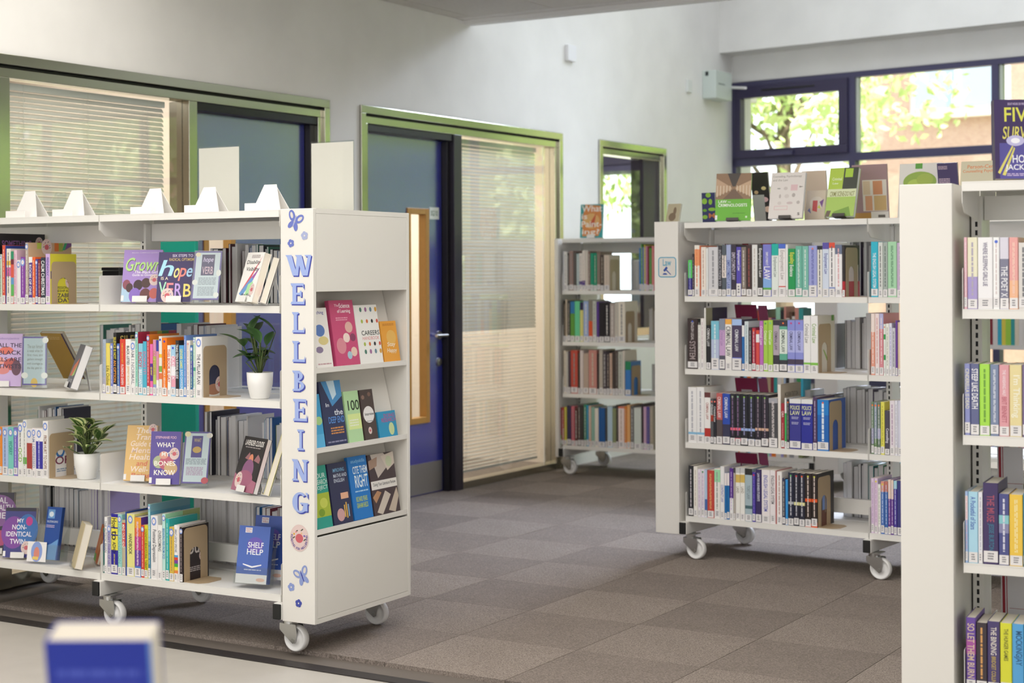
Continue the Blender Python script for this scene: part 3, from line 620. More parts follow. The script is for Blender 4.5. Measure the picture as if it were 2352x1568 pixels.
def row(cs, k, ypx, x0px, books, where, group, yf=.028, ndx=None, lo=1):
    z = cs.zs[k]; pad = .0006; n = 0; prev = None
    x = cs.loc(x0px, ypx, yf)[0]; last = None
    for q_ in cs.xs:
        if q_-.03 < x < q_+.0062: x = q_+.0062
    for i, bk in enumerate(books):
        xr, top, bands, title, tc = bk[:5]; opt = bk[5] if len(bk) > 5 else {}
        xb = cs.loc(xr, ypx, yf)[0]; zt = cs.loc((xr+(prev or x0px))/2, top, yf)[1]; prev = xr
        xb = max(xb, x+.0055); h_ = max(.11, min(zt-z, .34)); w_ = xb-x-pad*2; d_ = opt.get('d', min(.19, h_*.69)); bnd = parse(bands)
        nm = cname(bnd[0][2]); tt = title if title and not title.startswith('~') and 'n' not in opt else ''
        kind = 'hardback' if opt.get('hard') else 'book'
        ds = f"{nm} book" + (f" lettered {' '.join(tt.replace(' / ', ' ').split()[:4])}" if tt else '')
        lb = uniq(f"{ds}, {ORD[i+lo]} from left, {where}")
        o = book_mesh(cs.M @ TR(x+pad, yf+opt.get('in', 0), z+.0002) @ (RY(R(opt['tilt'])) if 'tilt' in opt else Matrix()), w_, d_, h_, bnd, hard=opt.get('hard'), label=lb, cat='book', group=group)
        FMs = RX(R(90)); P = Print(FMs, .0004)
        lh = opt.get('lh', .115)*h_*random.uniform(.9, 1.12)+.004
        if title:
            m_ = max(.0012, w_*.14); tz0, tz1 = opt.get('t', (.17, .93))
            tz1 = min(tz1, .93-(w_/h_*.9 if opt.get('badge') else 0))
            for gi, part in enumerate(title.split(' / ')):
                np_ = len(title.split(' / ')); a = tz1-(tz1-tz0)*gi/np_; b_ = tz1-(tz1-tz0)*(gi+1)/np_+.02
                cc = tc.split(',')[min(gi, len(tc.split(','))-1)]
                if opt.get('hz') and part[0] != '~': P.text(part, m_*.6, b_*h_, w_-m_*.6, a*h_, cc)
                elif part.startswith('~') and opt.get('hz'): P.dashes(w_*.2, b_*h_+.004, w_*.8, a*h_-.003, cc, 0, 2)
                elif part.startswith('~'): P.dashes(w_*.36, b_*h_, w_*.64, a*h_, cc, -90, 2 if part == '~2' else 1, i)
                else: P.text(part, m_, b_*h_, w_-m_, a*h_, cc, ang=-90)
            P.done('spine_title', o)
        if 'dot' in opt: P = Print(FMs, .0005); P.disc(w_/2, h_*.94, min(.0045, w_*.32), min(.0045, w_*.32), opt['dot'], 12); P.done('dot_sticker', o)
        if opt.get('badge'):
            P = Print(FMs, .0006); rr = min(.012, w_*.5); zb = h_-rr*1.5-(.004); P.disc(w_/2, zb, min(rr, w_*.49), rr*1.35, '7f98d8', 20); P.disc(w_/2, zb, min(rr, w_*.49)*.62, rr*.78, 'f0ecec', 16); P.dashes(w_/2-rr*.25, zb-rr*.3, w_/2+rr*.25, zb+rr*.3, 'c98a90', 0, 2); P.done('round_sticker', o)
        if 'hz2' in opt: pass
        z0l = opt.get('lz', .0) + (.002 if i % 3 else .006)
        if lh > .01 and w_ > .004:
            P = Print(FMs, .0007); P.rect(w_*.04, z0l, w_*.96, z0l+lh, 'e6e3e3')
            P.dashes(w_*.3, z0l+lh*.18, w_*.7, z0l+lh*.85, '77767c', 0, 3, i); P.done('spine_label', o)
        if 'side' in opt: side_print(o, TR(w_, 0, 0) @ RZ(R(90)) @ RX(R(90)), d_, h_, opt['side'])
        x = xb; last = (o, w_, d_, h_, xb); n += 1
    return last
ends = 0
def bookend(cs, k, x, h_, d_, label, yf=.03, col=TAN):
    Mx = cs.M @ TR(x+.0008, yf+.004, cs.zs[k]+.0003); b = MB(); w_ = min(d_, .135); t = .0014; a0, a1 = w_*.24, w_*.70; ah = h_*.62; r = .018; cxa = (a0+a1)/2; ra = (a1-a0)/2
    pts = [(0, 0), (a0, 0)]+[(a0, ah-ra)]+arc(cxa, ah-ra, ra, 180, 0, 12)[1:]+[(a1, 0), (w_, 0)]+arc(w_-r, h_-r, r, 0, 90)+arc(r, h_-r, r, 90, 180)
    # inverted U built as strips so the concave outline fills cleanly
    MM = RZ(R(90)) @ RX(R(90))
    b.prism([(0, 0), (a0, 0), (a0, ah-ra)]+[(0, ah-ra)], t, col, MM); b.prism([(a1, 0), (w_, 0), (w_, ah-ra), (a1, ah-ra)], t, col, MM)
    A = arc(cxa, ah-ra, ra, 180, 90, 6); b.prism([(0, ah-ra)]+A+[(cxa, h_)]+arc(r, h_-r, r, 90, 180, 5), t, col, MM)
    A = arc(cxa, ah-ra, ra, 90, 0, 6); b.prism([(cxa, h_)]+A+[(w_, ah-ra)]+arc(w_-r, h_-r, r, 0, 90, 5), t, col, MM)
    b.prism([(0, 0), (.085, 0)]+arc(.085, w_-.03, .03, 0, 90)+[(0, w_)] if False else [(0, 0), (.07, 0), (.095, .03), (.095, w_-.03), (.07, w_), (0, w_)], .0012, col)
    return b.done('bookend', None, Mx, label=label, cat='bookend', fix=True)
BC = {}
def backrow(cs, k, xa, xb, where, group, hmin=.19, hmax=.25, cols=None, lean=0, seed=1, y0=.335, wmin=.008, wmax=.03, n0=1):
    """books of the far side: spine away, page edges towards us"""
    for q_ in cs.xs:
        if q_-.02 < xa < q_+.007: xa = q_+.007
        if q_-.007 < xb < q_+.02: xb = q_-.007
    rnd = random.Random(seed); x = xa; z = cs.zs[k]; D = .628; out = []; n0 = BC.get(where, 1)
    cols = cols or ['e8e6e6', 'e4e2e0', 'e0dcd8', '2d2a3a', '2a62a0', 'e9e7e4', '5a2030', 'dcd8d4', 'e6e4e2', '2a2a2c', '3a7a6a']
    while x < xb-.006:
        w_ = min(rnd.uniform(wmin, wmax), xb-x); h_ = rnd.uniform(hmin, hmax); d_ = min(.2, h_*.69); cc = rnd.choice(cols)
        M = cs.M @ TR(x+w_-.0006, D-.03, z+.0002) @ RZ(math.pi)
        out.append(book_mesh(M, w_-.0012, d_, h_, [(0, 1, cc)], PAGEW, False, label=uniq(f"{'dark' if cc[0] in '1235' else 'pale'} edged book, pages outward, {ORD[n0+len(out)]} in far row, {where}"), cat='book', group=group)); x += w_
    BC[where] = n0+len(out); return out
def face(cs, z, bl, brx, tl, y0, lean, w_, cover, items, label, phi=0, cat='book', group=None, name='book', pages=PAGES, hard=False, spine=None, zoff=.004, hmax=.32, easel=None, lb=False, wfix=None):
    """cover-out book: bl=(px,py) lower-left corner, brx its lower-right px, tl=(px,py) upper-left; stands at local depth y0 and leans back"""
    ph = R(phi); u = cs.X*math.cos(ph)+cs.Y*math.sin(ph); n0 = Vector((u.y, -u.x, 0)); l = R(lean); zb = z+(w_+.010)*math.sin(abs(l))+zoff
    P0 = onplane(bl[0], bl[1], cs.o+cs.Y*y0, cs.Y); P0.z = zb
    Pr = onplane(brx, bl[1], P0, n0); wd = wfix or max(.03, min(.2, (Pr-P0).dot(u)))
    n = n0*math.cos(l)+Vector((0, 0, 1))*math.sin(l); v = Vector((0, 0, 1))*math.cos(l)-n0*math.sin(l)
    Pt = onplane(tl[0], tl[1], P0, n); h_ = max(.08, min((Pt-P0).dot(v), hmax))
    O = P0-n*w_; M = Matrix(((n.x, u.x, v.x, O.x), (n.y, u.y, v.y, O.y), (n.z, u.z, v.z, O.z), (0, 0, 0, 1)))
    o = book_mesh(M, w_, wd, h_, [(0, 1, spine or cover), (0, 0, cover)], pages, hard, name, label=uniq(label), cat=cat, group=group)
    if items: side_print(o, TR(w_, 0, 0) @ RZ(R(90)) @ RX(R(90)), wd, h_, [('R', 0, 0, 1, 1, cover)]+items)
    if lb: P = Print(TR(w_, 0, 0) @ RZ(R(90)) @ RX(R(90)), .0012); P.rect(-.0, .004, .011, .026, 'e8e6e6'); P.done('spine_label', o)
    if easel: stand(M @ TR(w_, 0, 0), wd, w_, lean, zb-z, easel)
    return o, M, wd, h_
SW = mat('e6e4e1', .45); DKST = mat('3a3530', .4)
EASN = 0
def stand(M, wd, t, lean, H0, kind):
    """small display easel under and behind a book; M: X=normal Y=right Z=up at the lower-left front corner"""
    global EASN; EASN += 1
    m = {'w': SW, 'a': ACRYL, 'd': DKST}[kind[0]]; c = wd/2; hw = min(.03, wd*.3); b = MB(); l = R(abs(lean))
    fh = .022 if kind[0] != 'd' else .012
    b.box((.0085, c-hw, -.0022), (.0100, c+hw, fh), m); b.box((-t-.002, c-hw, -.0026), (.0100, c+hw, -.0008), m)
    b.box((-t-.0045, c-hw*.8, -.0026), (-t-.0025, c+hw*.8, .11), m)
    o = b.done('book_easel', None, M, label=kind[1], cat='easel', group=kind[2] if len(kind) > 2 else None)
    b = MB(); sl, cl = math.sin(R(lean)), math.cos(R(lean)); T_ = (-t-.006, .10); nb = -t-.055; B_ = (nb, (.003-H0-nb*sl)/cl)
    if lean < 0: B_ = (-t-.03, (.003-H0+(t+.03)*sl)/cl)
    q = [Vector((T_[0], c-hw*.5, T_[1])), Vector((T_[0], c+hw*.5, T_[1])), Vector((B_[0], c+hw*.8, B_[1])), Vector((B_[0], c-hw*.8, B_[1]))]
    off = Vector((-.0018, 0, 0)); va = [b.bm.verts.new(p) for p in q]; vb = [b.bm.verts.new(p+off) for p in q]; k = b.mi(m)
    for f_ in [va, vb[::-1]]+[(va[i], vb[i], vb[(i+1) % 4], va[(i+1) % 4]) for i in range(4)]: b.bm.faces.new(f_).material_index = k
    b.done('prop', o)
# ------------------------------------------------------------------ wellbeing bookcase, front rows
g1 = 'books on the upper left shelf of the wellbeing bookcase'
DKB = [('R', 0, 0, 1, 1, '2a2426')]
la = row(W, 1, 697, -14, [
    (0, 536, '1e1b1f', '', '', dict(d=.25, lh=0, side=[('R', 0, 0, 1, 1, '1e1b1f'), ('F', .05, .80, .72, .9, '8a5a9a', 'SOMETHING,'), ('F', .05, .64, .6, .74, '6a4a8a', 'NOT NOW'), ('B', .87, .87, .1)])),
    (5, 584, 'cddcc6', '~', 'a0b0a0', dict(badge=1)), (12.5, 563, 'd9543f', '~', 'f0d8c8'), (13.6, 564, '2a3f8f', '', '', dict(d=.19, lh=0)),
    (24.5, 571, 'e9e2d8|e8b84a@.22-.3|d06aa0@.34-.5', '~', '6a6a6a'), (31.5, 577, 'd9594a|2f8f6a@0-.15|6f2a3c@.15-.25|5f9bc9@.5-.63|5fb35f@.63-.85', '', ''),
    (38.5, 574, 'e3bfd0', '~', 'c08aa8', dict(d=.16)), (47, 597, 'e8e6e8', '', '', dict(badge=1)), (58, 590, '8440a0', '~', 'c0a0d0', dict(badge=1)),
    (65.5, 557, 'b9aba0', '~', 'e8e0d8', dict(d=.24, badge=1, side=[('R', 0, 0, 1, 1, 'c9a888'), ('R', .2, .9, .3, 1, 'b0c04a'), ('R', .34, .86, .5, 1, 'a85a6a'), ('R', .6, .86, .7, 1, 'd9762f'), ('R', .7, .86, .8, 1, 'a0b04a'), ('P', [(.78, .88), (.84, 1), (.9, 1), (.84, .88)], '2f9f6a'), ('P', [(.84, .88), (.9, 1), (1, 1), (1, .95)], '7a4a8f'), ('B', .42, .93, .14)])),
    (74, 590, 'f0f0f0|5a3a8f@.12-.95', 'A ROOM OF ONE', 'f0f0f0', dict(n=1)), (81, 590, 'e8642c', '~', 'f8d8b8'), (87, 595, '4a3a8f', '~', 'e0e0f0', dict(badge=1)), (93.5, 597, '7d1f2b', '~', 'e0c0c0'),
    (104.5, 591, '2a3344', 'CALM CHRISTMAS', 'f0f0f0', dict(d=.135)),
    (115.5, 583, 'cfb0e3', 'FRIENDAHOLIC / ELIZABETH DAY', '4a2f9b,b07ac0', dict(t=(.14, .95), d=.145, side=[('R', 0, 0, 1, 1, 'd8cf3a'), ('F', .02, .50, .98, .66, '3a2f7a', 'HOLIC'), ('F', .05, .30, .95, .35, '2a2a3a', 'CONFESSIONS OF A'), ('F', .05, .235, .95, .285, '2a2a3a', 'FRIENDSHIP ADDICT'), ('F', .05, .13, .98, .21, '2f2a5a', 'ELIZABETH'), ('F', .3, .03, .8, .11, '2f2a5a', 'DAY'), ('B', .72, .44, .17)])),
], 'upper left wellbeing shelf', g1)
bookend(W, 1, la[4], .172, .16, 'tan metal bookend on the upper left shelf, HOLIC showing through its arch')
g2 = 'books in the long coloured row on the middle shelf of the wellbeing bookcase'
sideO = [('R', 0, 0, 1, 1, 'e07f2a')]
la = row(W, 2, 908, 234, [
    (243, 779, 'a9b6c8|b9b5c6@.7-1', '~', '8f9cb4'), (253, 788, 'e9d66a', 'Life Online', '8a7a2a', dict(t=(.15, .55), d=.13)), (260, 788, '7d86c9', '~', 'e0e0f0', dict(badge=1)),
    (268.5, 764, '26242a', 'SILENCE IS NOT / AN OPTION', 'e8d84a,f0a03a', dict(d=.2, side=[('R', 0, 0, 1, 1, '1e1c20'), ('F', .1, .82, .95, .95, 'c9b86a', 'SILENCE')])),
    (275, 789, '4a6fc0', '~', 'd0e0a0', dict(badge=1)), (288, 779, 'd9483a', "WOMEN DON'T OWE YOU PRETTY / FLORENCE GIVEN", 'f0d24a,f8f0f0', dict(t=(.15, .95))),
    (300.5, 779, 'f2f0ee', 'BLACK, LISTED / JEFFREY BOAKYE', '1e1e22,e0b878', dict(t=(.15, .88))), (310.5, 783, 'efeeee', 'AM I NORMAL', 'a0a0a8', dict(badge=1, n=1)),
    (317.5, 762, 'a5dccb', '~', '5aa89a', dict(badge=1, d=.22, side=[('R', 0, 0, 1, 1, 'a82a48'), ('R', .3, .8, .5, 1, 'c8782f'), ('R', .5, .8, .62, 1, 'a8b04a'), ('R', .62, .8, .8, 1, '3f7f4a'), ('R', .8, .8, 1, 1, 'a83a5a')])),
    (328, 789, '8fcbe0', 'BODY / BRILLIANT', 'd2425a,f8f8fa', dict(t=(.14, .85))), (337, 784, '4fb3cf', 'DOING IT!', 'e07aa0', dict(t=(.3, .88))),
    (344, 768, 'c8404f', '~', 'f0d0d0', dict(badge=1, side=sideO, d=.17)), (351, 790, 'ea6fb0|5a2f8f@.38-.72', 'queer', 'e8d84a', dict(t=(.3, .62))),
    (358.5, 780, 'b7c96a|d98fb5@0-.3|8f9fd0@.8-1', 'OUT STORIES', 'c08a4a', dict(t=(.3, .85))), (364.5, 781, 'd88fb0|3a3f9f@0-.2|f0f0f0@.72-1', '', ''),
    (372, 772, 'e8e4da|7fae4a@.5-.6|e07a4a@.62-.72|f0c040@.3-.36', '', '', dict(dot='2a3fb0')), (384, 776, 'ef7b1a', 'WE CAN DO BETTER THAN THIS / AMELIA ABRAHAM', '3a2a22,f8e8d8', dict(t=(.13, .80), dot='3a3fc0', d=.16, side=[('R', 0, 0, 1, 1, 'ef7b1a'), ('F', .3, .84, .8, .95, '3a2416', 'WE')])),
    (392.5, 793, 'f2f0ec', 'THIS BOOK IS GAY', 'd9483a', dict(t=(.25, .95))), (403, 792, 'a8cfea|e8a5b8@.22-.42|f4f0f4@.42-.6|e8a5b8@.6-.82', 'QUEER SEX', 'f8f8ff', dict(dot='2a3fd0', n=1)),
    (411, 782, '2b2b30', 'TRANS TEEN SURVIVAL GUIDE', 'f0f0f0', dict(t=(.3, .95))), (422.5, 793, '5aa5dc', 'GENDER GAMES / JUNO DAWSON', 'f0f08a,e8f4fa', dict(t=(.13, .95))),
    (428, 770, '6f8fd0', '~', 'e0e0f0', dict(d=.18)), (436.5, 782, 'ece6e0', '~', 'c0a8a8', dict(dot='e0a0a0')), (443.5, 793, '3f6f9a|4a4fa0@.3-.6', '~', 'd0e0c0', dict(badge=1)),
    (449, 775, 'cfe5d5|3fa08a@.5-.56', '~', '7ab0a0', dict(badge=1)), (464.5, 774, 'f0eeee', 'THE 4 PILLAR PLAN', '4a4a58', dict(t=(.2, .72), badge=1, d=.15, side=[('R', 0, 0, 1, 1, 'e8e6e2'), ('C', .5, .44, .32, .55, '2a2c48'), ('C', .45, .12, .3, .14, 'a8765a'), ('B', .68, .2, .2), ('C', .5, .66, .2, .1, 'b8ccd0')])),
], 'middle wellbeing shelf', g2)
bookend(W, 2, la[4], .195, .165, 'tan metal bookend on the middle shelf beside the green plant')
g3 = 'books at the left of the lower middle shelf of the wellbeing bookcase'
la = row(W, 3, 1094, -6, [
    (5, 980, 'e88a2a', '~', 'f0e0c0', dict(badge=1)), (18.5, 981, 'adc0e4', '~', '7a8ab0', dict(badge=1, lh=.14)), (31, 981, '7accc0', 'WORRY', '2a8a80', dict(badge=1, t=(.4, .72))), (41, 982, '7a6ac0', '~', 'd0c8e8', dict(badge=1)),
    (52.5, 971, 'eeeeec', 'BREAK FREE FROM / OCD', '2a2a2a,86b83f', dict(badge=1, t=(.25, .85))), (61, 964, 'e8e8e4|6ab04a@.66-.78', '~', 'a0a0a0', dict(badge=1, d=.21)), (73.5, 984, 'e4e2e4|a8403a@.3-.85', '', '', dict(badge=1)),
    (82, 983, 'f0e8ea', 'AM I DEPRESSED', '8a9ab8', dict(badge=1)), (98, 984, 'f2f0f2|3a34a0@.26-.82', '~', 'b0b0e0', dict(badge=1)),
    (110.5, 967, 'f0eeec', 'FROM HURT TO HOPE', '8a5a4a', dict(badge=1, t=(.14, .75), d=.16, side=[('R', 0, 0, 1, 1, 'e6e2de'), ('F', .25, .62, .95, .76, '6a4a2f', 'OUR'), ('C', .42, .47, .16, .2, '2f6fb0'), ('C', .42, .47, .10, .13, 'e6e2de'), ('C', .8, .47, .16, .2, '8a8a9a'), ('F', .25, .22, .75, .36, '7a2a4a', 'OP'), ('D', .3, .08, .95, .15, '8a9ab0', 2)])),
], 'lower left wellbeing shelf', g3)
bookend(W, 3, la[4], .18, .165, 'tan metal bookend beside the variegated plant, coloured capitals showing through')
g4 = 'books in the coloured row on the bottom shelf of the wellbeing bookcase'
la = row(W, 4, 1325, 233, [
    (237, 1212, '2f6f6a|3a3f7f@.1-.5', '', ''), (246.5, 1187, 'f0efee', 'THE AUTISTIC BRAIN', '8a8a92', dict(t=(.35, .95))), (255, 1204, 'b4b0c8', "DON'T THINK OF US", '6a5ab0', dict(badge=1, n=1)),
    (270.5, 1180, '2a1f9b|ece04e@.055-.22|ece04e@.24-.34|ece04e@.36-.6', 'How / to / ADHD / JESSICA MCCABE', '1a1a3a,1a1a3a,1a1a3a,ece04e', dict(t=(.14, .96))),
    (280, 1181, '9fd8d0', 'THE TRANSITION', '7ab8b8', dict(badge=1, n=1)), (288.2, 1194, 'c0b59a|d0402f@.05-.48', 'MIND YOUR HEAD', 'f8f0e8', dict(t=(.48, .92))), (291, 1175, '2f4fa5', '', '', dict(d=.21, lh=0)),
    (309, 1180, 'e9e38f', 'HANDBOOK', '4a4a3a', dict(t=(.33, .68), badge=1)), (324, 1188, '6a3fa0|e9a03a@0-.18|e06a4a@.18-.32|c03a8a@.32-.55|4a7fd0@.82-1', '~2', 'e8d0e8'), (331.5, 1206, 'd9482f', '~', 'f0c0b0', dict(badge=1)),
    (340, 1206, 'e3d52f', 'COGNITIVE BEHAVIOURAL THERAPY', '5a5a1a', dict(t=(.13, .93))), (346, 1158, '8fc9cf|4a8aa8@.5-.95', '~', 'e0f0f0', dict(badge=1, d=.23, side=[('R', 0, 0, 1, 1, '5a9ab8'), ('R', 0, .9, 1, 1, '78a8b8'), ('F', .25, .74, .7, .83, 'dfe4c8', 'TEEN')])),
    (362, 1184, 'eeecec', 'Postnatal Depression', '5a5a66', dict(t=(.25, .78), badge=1)), (372.4, 1206, 'efeeec', 'OVERCOMING', '5a5a5a', dict(t=(.5, .9))), (380.5, 1180, 'bfe5df', 'BREAKING FREE FROM OCD', '3a7ac0', dict(badge=1, d=.2, t=(.3, .78), side=[('R', 0, 0, 1, 1, '8acaa0'), ('R', 0, .93, .5, 1, 'a0d8b0'), ('R', .5, .9, 1, 1, 'a8b87a')])),
    (388.7, 1191, '2fb0b0', '~', 'c0e8e0'), (399.6, 1210, 'd9b84a', '~', 'a8905a', dict(badge=1)), (408.4, 1206, 'f4f2f2|4a9fd9@.53-.57|d9402f@.57-.62|7a3fa0@.62-.68|3fae3f@.68-.74|e9e04a@.74-.80|e98a3f@.80-.86', 'GREAT LGBTQ+ SPEECHES', '4a4a6a', dict(t=(.5, .95))),
    (412.5, 1206, 'e8e0e0', '', ''), (420, 1211, '2a2024', '~', 'b0a0a0', dict(badge=1, d=.15, side=[('R', 0, 0, 1, 1, '2a2022'), ('F', .2, .48, .85, .66, 'c8c0bc', 'our'), ('B', .75, .42, .14), ('D', .25, .15, .8, .25, 'b0a8a8', 3)])),
], 'bottom wellbeing shelf', g4)
bookend(W, 4, la[4], .205, .18, 'tan metal bookend on the bottom shelf beside the leaflet holder')
# far-side rows of the wellbeing bookcase
def bx(cs, px, py): return cs.loc(px, py, .36)[0]
backrow(W, 1, bx(W, 452, 600), bx(W, 520, 600), 'upper right wellbeing shelf', 'far-side books, upper right wellbeing shelf', .20, .245, seed=3)
backrow(W, 1, bx(W, 522, 600), bx(W, 640, 600), 'upper right wellbeing shelf', 'far-side books, upper right wellbeing shelf', .21, .24, seed=4)
backrow(W, 2, bx(W, 205, 800), bx(W, 330, 800), 'middle wellbeing shelf', 'far-side books, middle wellbeing shelf', .23, .262, seed=5)
backrow(W, 2, bx(W, 385, 800), bx(W, 470, 800), 'middle wellbeing shelf', 'far-side books, middle wellbeing shelf', .24, .27, seed=6)
backrow(W, 3, bx(W, 55, 980), bx(W, 118, 980), 'lower middle wellbeing shelf', 'far-side books, lower middle wellbeing shelf', .225, .25, seed=7)
backrow(W, 3, bx(W, 448, 1000), bx(W, 545, 1000), 'lower middle wellbeing shelf', 'far-side books, lower middle wellbeing shelf', .225, .26, seed=8)
backrow(W, 3, bx(W, 572, 1000), bx(W, 640, 1000), 'lower middle wellbeing shelf', 'far-side books, lower middle wellbeing shelf', .21, .25, cols=['2a62a0', 'e8e6e6', '1f8ab0', '8a9a2a', 'e2e0de'], seed=9)
backrow(W, 4, bx(W, 66, 1180), bx(W, 232, 1180), 'bottom wellbeing shelf', 'far-side books, bottom wellbeing shelf', .24, .275, cols=['e8e6e6', 'e4e2e0', 'b0a0d0', 'dcdadc', 'e9e7e4', '2a2a2c', 'e6e4e2', 'e0e8f0'], seed=10)
backrow(W, 4, bx(W, 425, 1180), bx(W, 560, 1180), 'bottom wellbeing shelf', 'far-side books, bottom wellbeing shelf', .25, .28, cols=['e8e6e6', 'e4e2e0', 'dcdadc', 'e9e7e4', 'e6e4e2'], wmin=.014, seed=11)
backrow(W, 4, bx(W, 562, 1180), bx(W, 640, 1180), 'bottom wellbeing shelf', 'far-side books, bottom wellbeing shelf', .22, .25, cols=['7a2030', 'e8e6e6', '2a72b0', 'c8c6c4'], seed=12)
# cover-out books and cards on the wellbeing bookcase
ge = 'small white plastic easels holding cover-out books'
E1 = lambda s: ('a', s)
z = W.zs[1]
face(W, z, (277, 696), 366, (285, 574), .05, 15, .016, 'a487c9', [('P', [(0, 0), (.5, 0), (.3, .28), (0, .36)], 'a9c6dc'), ('F', .08, .58, .98, .84, '1e1e22', 'Grown', .2), ('F', .07, .59, .97, .85, 'b8e08a', 'Grown', .2), ('F', .3, .545, .95, .6, 'f0eaf4', 'The Black Girls', .1), ('F', .25, .48, .95, .54, 'f0eaf4', 'Guide to Glowing Up', .1), ('F', .2, .93, .9, .955, 'd8c8e8', 'MELISSA CUMMINGS-QUARRY'),
      ('C', .12, .33, .1, .13, '8a4a58'), ('C', .2, .27, .09, .12, '4a2f30'), ('C', .42, .32, .12, .14, '3a2528'), ('C', .62, .36, .12, .13, '4a2f2c'), ('C', .35, .12, .15, .2, '8a6ac0'), ('C', .62, .14, .14, .16, '6a3a38'), ('C', .84, .16, .12, .14, 'c06058'), ('B', .83, .42, .15)], 'lilac book titled Grown standing cover-out, upper right wellbeing shelf', phi=26, easel=('w', 'clear white easel under the lilac book titled Grown'), lb=True)
face(W, z, (358, 697), 441, (371, 579), .035, 13, .024, '3a2f60', [('F', .38, .9, .95, .955, 'd8d0e8', 'SIX STEPS TO'), ('F', .3, .82, .98, .88, 'c9b06a', 'RADICAL OPTIMISM'), ('F', .08, .52, .45, .84, 'a9dcec', 'h', .3), ('F', .45, .48, .6, .68, 'f0dc8a', 'o', .2), ('F', .6, .42, .78, .68, 'e88a80', 'p', .2), ('F', .8, .5, .96, .68, 'a9d4f0', 'e', .2), ('F', .1, .44, .3, .5, 'e8dcc0', 'IS A'), ('F', .05, .14, .26, .4, 'a9e0c0', 'V'), ('F', .27, .12, .46, .38, 'e88a90', 'E'), ('F', .5, .1, .7, .37, 'c0a0e0', 'R'), ('F', .74, .1, .95, .36, 'f0dc7a', 'B'), ('B', .3, .13, .2)], 'dark purple book titled hope is a verb on the upper right wellbeing shelf', phi=24, easel=('w', 'clear white easel under the dark purple hope book'))
def card(cs, z, bl, brx, tl, y0, lean, label, items, border='5a4a9a', bg='cdd9e0', phi=20, trim=True):
    it = [('R', .05, .03, .95, .97, bg)] if border else []
    o, M, wd, h_ = face(cs, z, bl, brx, tl, y0, lean, .003, border or bg, it+items, label, phi, cat='sign', name='printed_card', pages=PAGEW, zoff=.017)
    b = MB(); b.box((.0048, -.003, -.01), (.0063, wd+.003, h_+.003), ACRYL); b.box((-.003, -.003, -.011), (-.0015, wd+.003, h_+.003), ACRYL); b.box((-.012, -.003, -.0125), (.0063, wd+.003, -.011), ACRYL)
    b.done('acrylic_holder', o); return o
card(W, z, (439, 691), 501, (454, 577), .045, 15, 'pale card about the hope book in a clear stand, upper right wellbeing shelf', [('R', .27, .5, .75, .93, '3a2f60'), ('F', .33, .75, .7, .88, 'd8c8e8', 'hope', .2), ('F', .31, .53, .71, .68, 'd8b8c8', 'VERB'), ('D', .2, .3, .85, .46, '8a96a4', 6), ('D', .2, .08, .8, .27, '8a96a4', 7), ('C', .93, .55, .09, .12, 'e8e8e4'), ('C', .08, .36, .1, .1, 'e8e8e4'), ('C', .9, .1, .1, .1, 'e8e8e4'), ('C', .12, .93, .1, .08, 'e8dcb8')])
face(W, z, (540, 699), 578, (571, 580), .05, 17, .028, 'efede9', [('P', [(.15, .2), (.35, .18), (.95, .95), (.8, .8)], 'd8596a'), ('P', [(.15, .2), (.6, .3), (.95, .7), (.6, .5)], '9a5aa8'), ('P', [(.1, .16), (.3, .1), (.75, .45), (.6, .5)], '6a9ad0'), ('P', [(.45, .1), (.85, .2), (.75, .42), (.5, .35)], 'a8dca0'), ('F', .1, .74, .9, .84, '2a2a2e', 'Disability', .1), ('F', .15, .6, .9, .7, '2a2a2e', 'Visibility', .1), ('D', .3, .88, .8, .95, '9a8a8a', 3), ('F', .25, .1, .85, .17, '2a2a3a', 'Alice Wong', .1), ('B', .8, .25, .16)], 'white book titled Disability Visibility angled on the upper right wellbeing shelf', phi=-26, easel=('w', 'white easel under the Disability Visibility book'))
face(W, z, (600, 703), 634, (630, 590), .04, 17, .022, 'eee8e4', [('C', .4, .3, .25, .25, 'd88a9a'), ('C', .6, .55, .2, .2, 'c8d8b0'), ('C', .7, .2, .2, .2, 'e0a0a8')], 'white floral book at the very right end of the upper wellbeing shelf', phi=-56, wfix=.06, easel=('w', 'white easel under the floral book'))
z = W.zs[2]
face(W, z, (-32, 886), 48, (-30, 766), .05, 5, .014, 'cbb2dc', [('C', .55, .68, .2, .1, 'e0786a'), ('C', .3, .48, .2, .12, 'e89a90'), ('C', .7, .42, .22, .16, 'c0605a'), ('C', .45, .3, .2, .1, 'd88a88'), ('C', .85, .35, .14, .2, '6a4a5a'), ('F', .3, .74, .98, .82, '3a3048', 'ALL THE'), ('F', .33, .6, .98, .68, '3a3048', 'BLACK'), ('F', .1, .47, .98, .55, '3a3048', 'GIRLS ARE'), ('F', .05, .34, .99, .42, '3a3048', 'ACTIVISTS'), ('F', .35, .88, .9, .93, 'a08ac0', 'ebonyjanice')], 'lilac book about activists at the left edge of the middle wellbeing shelf', phi=18, easel=('w', 'white easel under the lilac activists book'))
